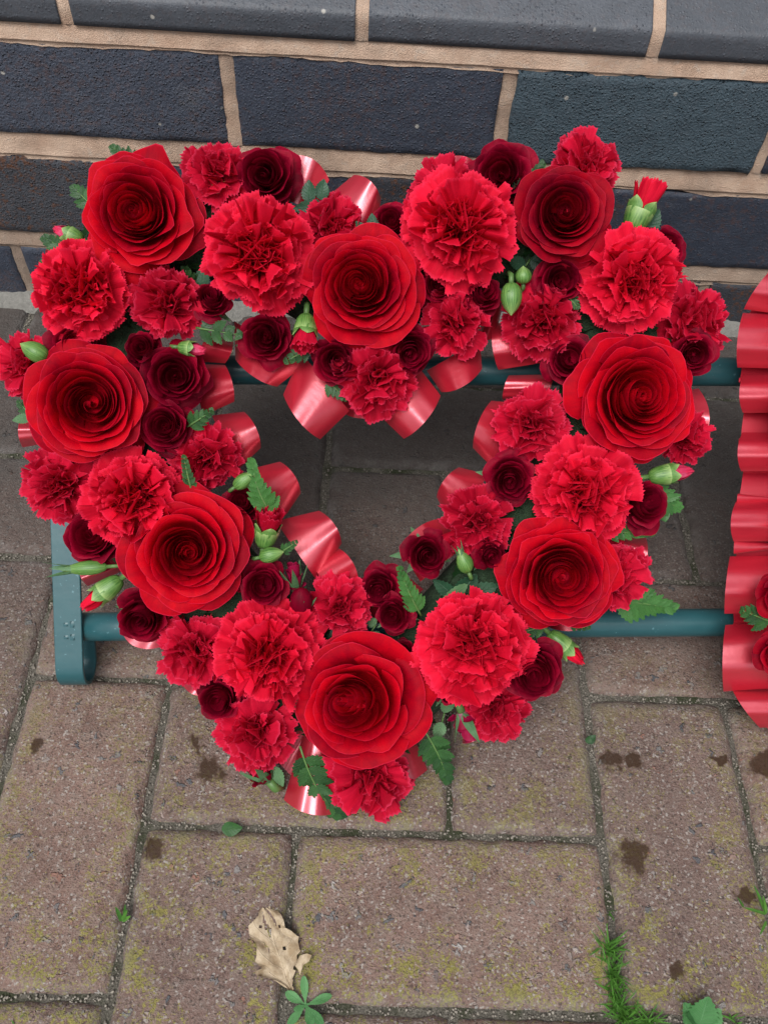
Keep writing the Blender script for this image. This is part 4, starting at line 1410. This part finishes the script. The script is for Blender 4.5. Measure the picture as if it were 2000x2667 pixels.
FERNS = [
    (300, 372, 244, 318, 52, .056, .058, 'fern tip poking up above the top left rose', 201, M_FERN, 5, 0),
    (250, 420, 205, 375, 40, .05, .05, 'small fern tip at the left shoulder of the top left rose', 202, M_FERN, 4, 0),
    (205, 450, 160, 405, 48, .05, .046, 'fern piece left of the top left rose against the rusty brick', 203, M_FERN, 5, 0),
    (175, 560, 98, 515, 60, .056, .052, 'fern piece under the pink tipped bud at the upper left', 204, M_FERN, 5, 0),
    (120, 600, 92, 565, 36, .05, .046, 'fern tip at the left above the leftmost carnation', 205, M_FERN, 4, 0),
    (1105, 440, 1172, 352, 50, .058, .062, 'upright fern between the dark spray rose and the darker rose on the right lobe', 206, M_FERN, 8, -.04),
    (424, 708, 518, 724, 58, .060, .062, 'spread fern leaf left of the hole over the first ribbon loop', 207, M_FERN, 4, 0),
    (405, 922, 458, 888, 44, .064, .068, 'serrated fern tip beside the dusky purple spray rose', 208, M_FERN, 5, 0),
    (416, 1066, 398, 984, 30, .070, .074, 'narrow fern tip standing left of the small carnation beside the hole', 209, M_FERN, 7, 0),
    (592, 1118, 544, 990, 56, .066, .076, 'fern frond reaching up beside the hole over a ribbon loop', 210, M_FERNL, 9, .06),
    (606, 1194, 642, 1170, 26, .066, .07, 'small fern tip lying on the wide inner ribbon loop', 211, M_FERN, 5, 0),
    (705, 820, 748, 862, 42, .056, .054, 'fern piece under the loose hanging carnation', 212, M_FERN, 5, 0),
    (672, 752, 618, 780, 40, .058, .056, 'fern piece on the ribbon loop left of the hanging dark red bud', 213, M_FERN, 4, 0),
    (910, 1330, 862, 1224, 44, .066, .072, 'bright fern leaf left of the dark half open spray rose below the hole', 214, M_FERNL, 9, .04),
    (1395, 1062, 1466, 1098, 66, .052, .05, 'fern leaf right of the bright loose carnation', 215, M_FERNL, 6, 0),
    (1300, 1150, 1412, 1152, 40, .056, .05, 'fern tip above the right ribbon loop by the lower right rose', 216, M_FERNL, 7, 0),
    (1318, 1296, 1456, 1314, 76, .050, .044, 'long fern tip reaching right over the lower bar', 217, M_FERNL, 9, .03),
    (918, 1580, 966, 1690, 66, .062, .050, 'fern frond at the right foot of the bottom rose', 218, M_FERN, 8, .04),
    (648, 1612, 752, 1774, 74, .060, .046, 'long dark fern frond hanging over the ribbon at the point of the heart', 219, M_FERN, 9, -.06),
    (1440, 505, 1462, 600, 40, .044, .042, 'fern piece behind the dark spray rose at the far right', 220, M_FERN, 5, 0),
    (60, 830, 10, 808, 34, .042, .040, 'fern tip at the far left edge behind the small carnation', 221, M_FERN, 4, 0),
    (75, 905, 42, 868, 36, .04, .038, 'fern bit at the left edge of the far left rose', 222, M_FERN, 4, 0),
    (1225, 640, 1248, 665, 30, .066, .068, 'small leaf tip under the dark spray rose on the right lobe', 223, M_FERN, 4, 0),
    (1180, 1350, 1110, 1370, 44, .06, .058, 'fern tip under the left of the lower right rose', 224, M_FERN, 5, 0),
    (1230, 1350, 1272, 1356, 24, .058, .056, 'tiny fern tip on the ribbon below the lower right rose', 225, M_FERN, 4, 0),
    (420, 640, 400, 580, 50, .05, .06, 'dark fern in the gap right of the top left rose', 226, M_FERN, 5, 0),
    (880, 500, 905, 450, 34, .052, .056, 'thin fern tip left of the wide carnation on the right lobe', 227, M_FERN, 4, 0),
]
for x0, y0, x1, y1, wd, n0, n1, lab, sd_, mt, pr, cv in FERNS:
    fern(x0, y0, x1, y1, wd, n0, n1, lab, sd_, mt, pr, cv)


def leaf_thing(leaves, label, sd_, mat=None, n=.056, grp='rose leaves in the heart wreath', serr=.10):
    r_ = np.random.default_rng(sd_)
    mat = mat or M_ROSELEAF
    x0, y0 = leaves[0][:2]
    o = thing('rose_leaf', D(x0, y0, n), np.stack([EU, EV, EN], 1), label, 'leaf', grp)
    for lx0, ly0, lx1, ly1, wd in leaves:
        A, Bp = D(lx0, ly0, n), D(lx1, ly1, n + r_.uniform(-.002, .004))
        put_leaf('leaflet', o, leaf_between(A, Bp, wd * pxsize(A), EN + r_.normal(0, .2, 3), r_, rows_=17, serr=serr, fold=.12, bend=r_.uniform(-.12, .05)), mat)
    if len(leaves) > 1:
        pts = [D(leaves[0][0], leaves[0][1], n - .0006), D(leaves[-1][0], leaves[-1][1], n - .0006)]
        put_tube('stalk', o, [pts[0], (pts[0] + pts[1]) / 2, pts[1]], .0006, M_STEM, 5)
    return o


LEAVES = [
    ([(668, 438, 668, 388, 34), (692, 432, 700, 386, 32), (700, 444, 632, 452, 34), (690, 450, 712, 470, 24), (640, 448, 600, 470, 30)], 'compound rose leaf by the tall ribbon loop at the top', 301, M_ROSELEAF, .056),
    ([(806, 500, 803, 460, 26), (790, 505, 768, 478, 24)], 'pair of small leaves above the cleft rose', 302, M_ROSELEAF, .064),
    ([(1392, 505, 1424, 452, 40)], 'single leaf behind the tall red tipped bud', 303, M_ROSELEAF, .05),
    ([(700, 1392, 612, 1372, 56), (705, 1385, 780, 1370, 50)], 'dark broad leaves in the gap above the bottom rose', 304, M_ROSELEAF, .05),
    ([(1245, 850, 1300, 810, 46), (1250, 860, 1215, 880, 36)], 'dark leaves in the gap left of the oval rose', 305, M_ROSELEAF, .052),
    ([(985, 1290, 935, 1250, 36), (990, 1290, 1030, 1240, 50), (1000, 1292, 1080, 1262, 40)], 'rose leaves around the green rosebud below the hole', 306, M_ROSELEAF, .054),
    ([(1010, 1262, 945, 1310, 26)], 'pale folded sepal leaf below the dark half open spray rose', 307, M_SEPAL, .060),
    ([(352, 1358, 392, 1330, 34)], 'leaf by the lower bar under the lower left rose', 308, M_ROSELEAF, .05),
    ([(548, 1150, 520, 1110, 34), (555, 1160, 575, 1120, 36)], 'leaves under the opening carnation bud', 309, M_ROSELEAF, .056),
    ([(68, 902, 26, 908, 22)], 'pale pointed sepal at the left edge of the far left rose', 310, M_SEPAL, .05),
    ([(590, 1655, 613, 1702, 26)], 'pale sepal hanging at the lower left near the pavement', 311, M_SEPAL, .05),
    ([(1430, 1100, 1438, 1128, 26)], 'small leaf below the fern right of the bright loose carnation', 312, M_FERNL, .05),
    ([(800, 1368, 825, 1392, 30), (812, 1350, 795, 1338, 24)], 'pale leaves around the goblet shaped spray rose', 313, M_SEPAL, .054),
    ([(435, 620, 440, 575, 34), (430, 628, 405, 600, 30)], 'dark leaf between the top left rose and the round full carnation', 314, M_ROSELEAF, .054),
    ([(1135, 575, 1095, 560, 30), (1145, 560, 1180, 575, 34)], 'dark leaves round the small green buds', 315, M_ROSELEAF, .052),
    ([(960, 1540, 975, 1500, 30), (955, 1560, 940, 1600, 30)], 'leaves between the bottom rose and the magenta backed bud', 316, M_SEPAL, .05),
]
for lv, lab, sd_, mt, n in LEAVES:
    leaf_thing(lv, lab, sd_, mt, n)

# ------------------------------------------------------------------ the second wreath, cut by the right edge of the frame
w2 = thing('ribbon_wreath', D(1720, 1000, .012), np.stack([EU, EV, EN], 1), 'second wreath with pleated satin ribbon entering at the right edge on the same rack', 'wreath')
box = []
path = np.array([(1835, 560), (1810, 700), (1795, 850), (1785, 1000), (1780, 1150), (1780, 1300), (1785, 1450), (1805, 1580)], float)
cw2 = D(path[:, 0], path[:, 1], .032)
T2 = np.gradient(cw2, axis=0); T2 /= np.linalg.norm(T2, axis=1)[:, None]
B2 = np.cross(EN[None, :], T2)
V = np.stack([cw2 + B2 * s * .8 + EN * n for s, n in sec], 1)
F = [list(f) for f in gridfaces(V.shape[0], V.shape[1], True)] + [list(range(16)), [V.shape[0] * 16 - 16 + i for i in range(16)][::-1]]
obj('foam_base', mesh('foam_base', rel(V.reshape(-1, 3), w2), F, M_FOAM), w2)
def ruffle(root, y0, y1, period, tipx, rootx, n0, amp, over, seed, name='pleated_ribbon'):
    """one continuous ribbon gathered into pleats along an edge that runs down the picture"""
    r_ = np.random.default_rng(seed)
    cnt = int(round((y1 - y0) / period))
    per = r_.uniform(.75, 1.25, cnt); per = np.concatenate([[0], np.cumsum(per)]); per *= (y1 - y0) / per[-1]
    ka, ko = r_.uniform(.75, 1.25, cnt + 1), r_.uniform(.7, 1.35, cnt + 1)
    ns_, nv = cnt * 26 + 1, 16
    s = np.linspace(0, cnt, ns_)
    ph = s * 2 * math.pi
    yb = y0 + np.interp(s, np.arange(cnt + 1), per)
    A_, O_ = np.interp(s, np.arange(cnt + 1), ka) * amp, np.interp(s, np.arange(cnt + 1), ko) * over
    v = np.linspace(0, 1, nv)[:, None]
    shape = np.sin(ph) * (1 - .25 * np.cos(2 * ph))
    y = yb[None, :] + v ** .8 * (O_ * np.sin(2 * ph))[None, :] + (1 - v) * 0
    n = n0 + (A_ * shape)[None, :] * (.62 + .38 * v) + .0008 * np.sin(ph * 3.3)[None, :] * v
    tx = tipx(y)
    x = rootx * (1 - v) + tx * v - 7 * v * np.sin(ph)[None, :]
    P = D(x, y, n)
    vv, uu = np.broadcast_to(v, x.shape), np.broadcast_to((s % 1.0 * 2 - 1)[None, :], x.shape)
    return obj(name, gridmesh(name, rel(P.reshape(-1, 3), root).reshape(P.shape), M_RIBBON, vv, uu), root)


ruffle(w2, 560, 1600, 116, lambda y: np.interp(y, [560, 620, 680, 760, 900, 1050, 1200, 1350, 1470, 1530, 1600], [1680, 1648, 1618, 1602, 1602, 1600, 1590, 1580, 1576, 1612, 1680]), 1765, .026, .008, 22, 71)
for ty0, ty1, tx0, tx1, ry, bl in ((575, 668, 1672, 1606, 640, 6), (676, 794, 1604, 1592, 740, 6), (808, 892, 1606, 1604, 850, 9), (934, 1018, 1603, 1600, 976, 9), (1078, 1170, 1592, 1584, 1124, 10), (1202, 1326, 1576, 1564, 1260, 3), (1350, 1494, 1566, 1562, 1410, 4), (1488, 1572, 1580, 1640, 1530, 5)):
    pleat(w2, (1765, ry), (tx0, ty0), (tx1, ty1), bl, n0=.038, n1=.040, H=.016, rw=.98, wide=1.0, pw=2.2)
for x, y, R, sd_, lab in ((1690, 1290, 58, 401, 'red rose cut by the right edge, upper of the two'), (1688, 1418, 58, 402, 'red rose cut by the right edge, lower of the two')):
    r_ = np.random.default_rng(sd_)
    o, rr, fr = bloom('rose', x, y, R, .07, (-.1, 0), lab, 'rose', 'roses on the second wreath')
    add_petals(o, rose_petals(rr, 22, r_, 1.0, power=.8, dens=(12, 11)), M_ROSE2)
    put_tube('stem', o, [D(x, y, .07) - fr[:, 2] * rr * t for t in (.45, .8, 1.3)], .0025, M_STEM)
for x, y, R, sd_, lab in ((1800, 700, 100, 411, 'ruffled carnation at the top of the second wreath'), (1785, 900, 100, 412, 'ruffled carnation below the top one on the second wreath'), (1800, 1120, 105, 413, 'ruffled carnation in the middle of the second wreath'), (1830, 1500, 105, 414, 'ruffled carnation at the foot of the second wreath')):
    r_ = np.random.default_rng(sd_)
    o, rr, fr = bloom('carnation', x, y, R, .07, (0, 0), lab, 'carnation', 'carnations on the second wreath')
    add_petals(o, carn_petals(rr, RING_SM, r_, (8, 29), .02), M_CARN)
    put_tube('stem', o, [D(x, y, .07) - fr[:, 2] * rr * t for t in (.35, .6, 1.2)], .003, M_STEM)
fern(1668, 1345, 1600, 1318, 56, .056, .058, 'fern piece on the ribbon of the second wreath at the right edge', 403, M_FERN, 5, 0, 'fern pieces in the second wreath')

# ------------------------------------------------------------------ on the pavement
Z = np.array([0, 0, 1.0])


def ground_leaf(name, root_xy, leaves, mat, label, cat, sd_, prof='spoon', serr=.06, lift=.004, part='leaf', group=None):
    r_ = np.random.default_rng(sd_)
    o = thing(name, G(*root_xy, 0), None, label, cat, group)
    for lx0, ly0, lx1, ly1, wd, z1 in leaves:
        A, Bp = G(lx0, ly0, .0012), G(lx1, ly1, z1)
        put_leaf(part, o, leaf_between(A, Bp, wd * pxsize(A), Z + r_.normal(0, .25, 3), r_, rows_=17, serr=serr, fold=.18, bend=r_.uniform(-.05, .06), prof=prof), mat)
    return o


# rosette weed in the joint by the oak leaf
q = lambda zx, zy: ((600 + zx * .18857) / S, (2250 + zy * .18857) / S)
c0 = q(1040, 1950)
ground_leaf('rosette_weed', c0, [(*c0, *q(760, 1770), 20, .004), (*c0, *q(1010, 1540), 18, .005), (*c0, *q(1410, 1820), 19, .005), (*c0, *q(1290, 2230), 20, .004), (*c0, *q(790, 2230), 18, .004), (*c0, *q(1130, 2260), 20, .003), (*c0, *q(870, 2010), 14, .005)],
            M_WEED, 'small green rosette weed growing in the joint below the dry oak leaf', 'weed', 501)
# broad leaf at the lower right edge
ground_leaf('broad_leaf_weed', (1520, 2200), [(1498, 2212, 1476, 2166, 46, .010), (1510, 2215, 1530, 2152, 62, .014), (1525, 2215, 1556, 2180, 46, .010), (1505, 2216, 1480, 2196, 36, .012)], M_WEED, 'broad crinkled green leaf at the lower right edge of the picture', 'weed', 502, prof='ovate', serr=.14)
# fallen bits
ground_leaf('fallen_leaf', (480, 1788), [(479, 1792, 525, 1788, 32, .004)], M_FERN, 'small dark green leaf lying on the paver joint below the heart', 'leaf', 503, prof='ovate', serr=.06)
ground_leaf('fallen_leaf_scrap', (1270, 1600), [(1268, 1606, 1286, 1588, 18, .004), (1268, 1606, 1274, 1590, 14, .004)], M_FERN, 'tiny green leaf scrap on the joint right of the heart', 'leaf', 504, prof='ovate', serr=.1)
ground_leaf('joint_weed', (262, 1985), [(264, 1990, 250, 1958, 9, .007), (264, 1990, 276, 1966, 9, .008), (264, 1990, 284, 1978, 8, .005), (264, 1990, 256, 1976, 8, .004), (268, 1990, 272, 1952, 7, .009)], M_GRASS, 'tiny sprig of grass in the paver joint at the lower left', 'weed', 505, prof='strap', serr=0)
ground_leaf('trailing_weed', (1655, 1990), [(1655, 1975, 1628, 1912, 8, .012), (1655, 1975, 1606, 1960, 7, .010), (1606, 1960, 1590, 1938, 6, .008), (1655, 1990, 1640, 2020, 7, .008), (1655, 1975, 1648, 1935, 8, .01)], M_GRASS, 'thin trailing weed entering at the right edge of the pavement', 'weed', 506, prof='strap', serr=0)

# grass tufts along the right hand joint
r_ = np.random.default_rng(77)
Vs, Fs, al, ac, base = [], [], [], [], 0
tufts = [(1308, 2010, 9, .4), (1310, 2052, 60, 1.0), (1318, 2085, 34, .9), (1322, 2110, 46, 1.0), (1328, 2142, 34, .9), (1332, 2172, 50, 1.1), (1345, 2200, 60, 1.1), (1372, 2204, 30, 1.0), (1398, 2208, 40, 1.0), (1312, 1975, 6, .5), (1585, 2205, 16, .6), (36, 2212, 10, .5)]
for tx, ty, cnt, sc in tufts:
    for _ in range(int(cnt * .7)):
        p0 = G(tx + r_.normal(0, 5), ty + r_.normal(0, 8), -.002)
        a = r_.uniform(0, 6.283)
        el = rad(r_.uniform(12, 75))
        L = r_.uniform(.006, .017) * sc
        d = np.array([math.cos(a) * math.cos(el), math.sin(a) * math.cos(el), math.sin(el)])
        P, s_, u_ = leaf_between(p0, p0 + d * L, r_.uniform(.0007, .0013), Z * .5 - d * .5 + r_.normal(0, .3, 3), r_, rows_=7, serr=0, fold=.3, bend=-.22, prof='strap')
        Vs.append(P.reshape(-1, 3)); Fs.append(gridfaces(7, 5) + base); al.append(s_.ravel()); ac.append(u_.ravel()); base += 35
o = obj('grass', mesh('grass', np.concatenate(Vs), np.concatenate(Fs), M_GRASS, {'along': np.concatenate(al), 'across': np.concatenate(ac)}))
tag(o, 'bright green grass tufts growing along the paver joint at the lower right', 'grass', kind='stuff')

# dry oak leaf
ROWS = [(1770, 800, 835, 870), (1700, 735, 815, 850), (1650, 640, 795, 850), (1610, 520, 775, 850), (1575, 350, 765, 856), (1520, 335, 750, 870), (1470, 440, 740, 880), (1435, 430, 735, 890), (1400, 345, 720, 915), (1340, 345, 700, 925), (1290, 350, 680, 930), (1240, 365, 660, 945), (1200, 385, 645, 945),
        (1150, 380, 628, 950), (1100, 365, 610, 945), (1050, 290, 600, 915), (1000, 268, 590, 840), (950, 250, 580, 790), (900, 262, 570, 750), (860, 285, 560, 738), (800, 335, 545, 735), (740, 365, 535, 705), (680, 388, 520, 640), (640, 400, 500, 560), (618, 440, 480, 520)]
nu = 15
P = np.zeros((len(ROWS), nu, 3))
rw = np.random.default_rng(9)
for i, (yy, xl, xm, xr) in enumerate(ROWS):
    for j, u in enumerate(np.linspace(-1, 1, nu)):
        xx = xm + (xm - xl) * u if u < 0 else xm + (xr - xm) * u
        yj = yy + abs(u) * -25 + (rw.normal(0, 14) if abs(u) > .99 else 0)
        xx += rw.normal(0, 14) if abs(u) > .99 else 0
        z = .0014 + .0020 * abs(u) ** 2 * (1 + .5 * math.sin(i * .9 + u * 3)) + .0010 * math.sin(u * 8 + i * .7) + .0015 * (1 - abs(u)) ** 6 * -.5
        P[i, j] = G(*q(xx, yj), max(.0008, z))
k = NT('dry_leaf')
al, ac = k.attr('along'), k.attr('across')
aa = k.math('ABSOLUTE', ac)
ph = k.math('SUBTRACT', k.math('MULTIPLY', al, 6.0), k.math('MULTIPLY', aa, 1.5))
vn = k.math('ABSOLUTE', k.math('SUBTRACT', k.math('FRACT', ph), .5))
vm = k.math('MAXIMUM', k.ramp(vn, [(.0, 1.0), (.05, 0.0)]), k.ramp(aa, [(.0, 1.0), (.05, 0.0)]))
n = k.noise(k.pos(), 130, 5, .65)
c = k.mix(k.ramp(n, [(.35, 0.0), (.68, 1.0)]), (.28, .205, .125), (.54, .445, .32))
sp_ = k.ramp(k.noise(k.pos(), 420, 2), [(.70, 0.0), (.78, .8)])
c = k.mix(sp_, c, (.13, .075, .035))
c = k.mix(k.math('MULTIPLY', vm, .7), c, (.55, .44, .30))
k.P(Base_Color=c, Roughness=.8, Normal=k.bump(k.math('ADD', n, k.math('MULTIPLY', vm, .6)), .6, .0012))
k.p.inputs['Specular IOR Level'].default_value = .2
oak = thing('oak_leaf', G(*q(700, 1200), 0), None, 'dry pale brown oak leaf lying on the pavement below the heart', 'leaf')
me = gridmesh('leaf_blade', rel(P.reshape(-1, 3), oak).reshape(P.shape), k.m, np.linspace(0, 1, len(ROWS))[:, None], np.linspace(-1, 1, nu)[None, :])
import bmesh
bm = bmesh.new(); bm.from_mesh(me)
bm.faces.ensure_lookup_table()
kill = [bm.faces[i * (nu - 1) + j] for i, j in ((18, 3), (18, 11), (12, 9))]
bmesh.ops.delete(bm, geom=kill, context='FACES_ONLY')
bm.to_mesh(me); bm.free()
obj('leaf_blade', me, oak)
lob = [(885, 1400), (930, 1320), (965, 1262), (1060, 1236), (1125, 1262), (1090, 1345), (1010, 1400), (985, 1470), (965, 1540), (935, 1460)]
pts = [G(*q(a, b), .0015 + .0035 * (i in (3, 4, 5)) + .001 * (i % 2)) for i, (a, b) in enumerate(lob)]
cen = np.mean(pts, 0) + Z * .001
Vl = rel(np.array(pts + [cen]), oak)
obj('leaf_lobe', mesh('leaf_lobe', Vl, [[i, (i + 1) % len(lob), len(lob)] for i in range(len(lob))], k.m, {'along': np.full(len(Vl), .3), 'across': np.full(len(Vl), .4)}), oak)
cur = [(720, 870), (790, 895), (850, 930), (930, 1000), (870, 1010), (800, 1005), (740, 950)]
pts = [G(*q(a, b), .004 + .003 * (i in (1, 2))) for i, (a, b) in enumerate(cur)]
Vl = rel(np.array(pts + [np.mean(pts, 0) + Z * .003]), oak)
obj('leaf_curl', mesh('leaf_curl', Vl, [[i, (i + 1) % len(cur), len(cur)] for i in range(len(cur))], k.m, {'along': np.full(len(Vl), .3), 'across': np.full(len(Vl), .4)}), oak)
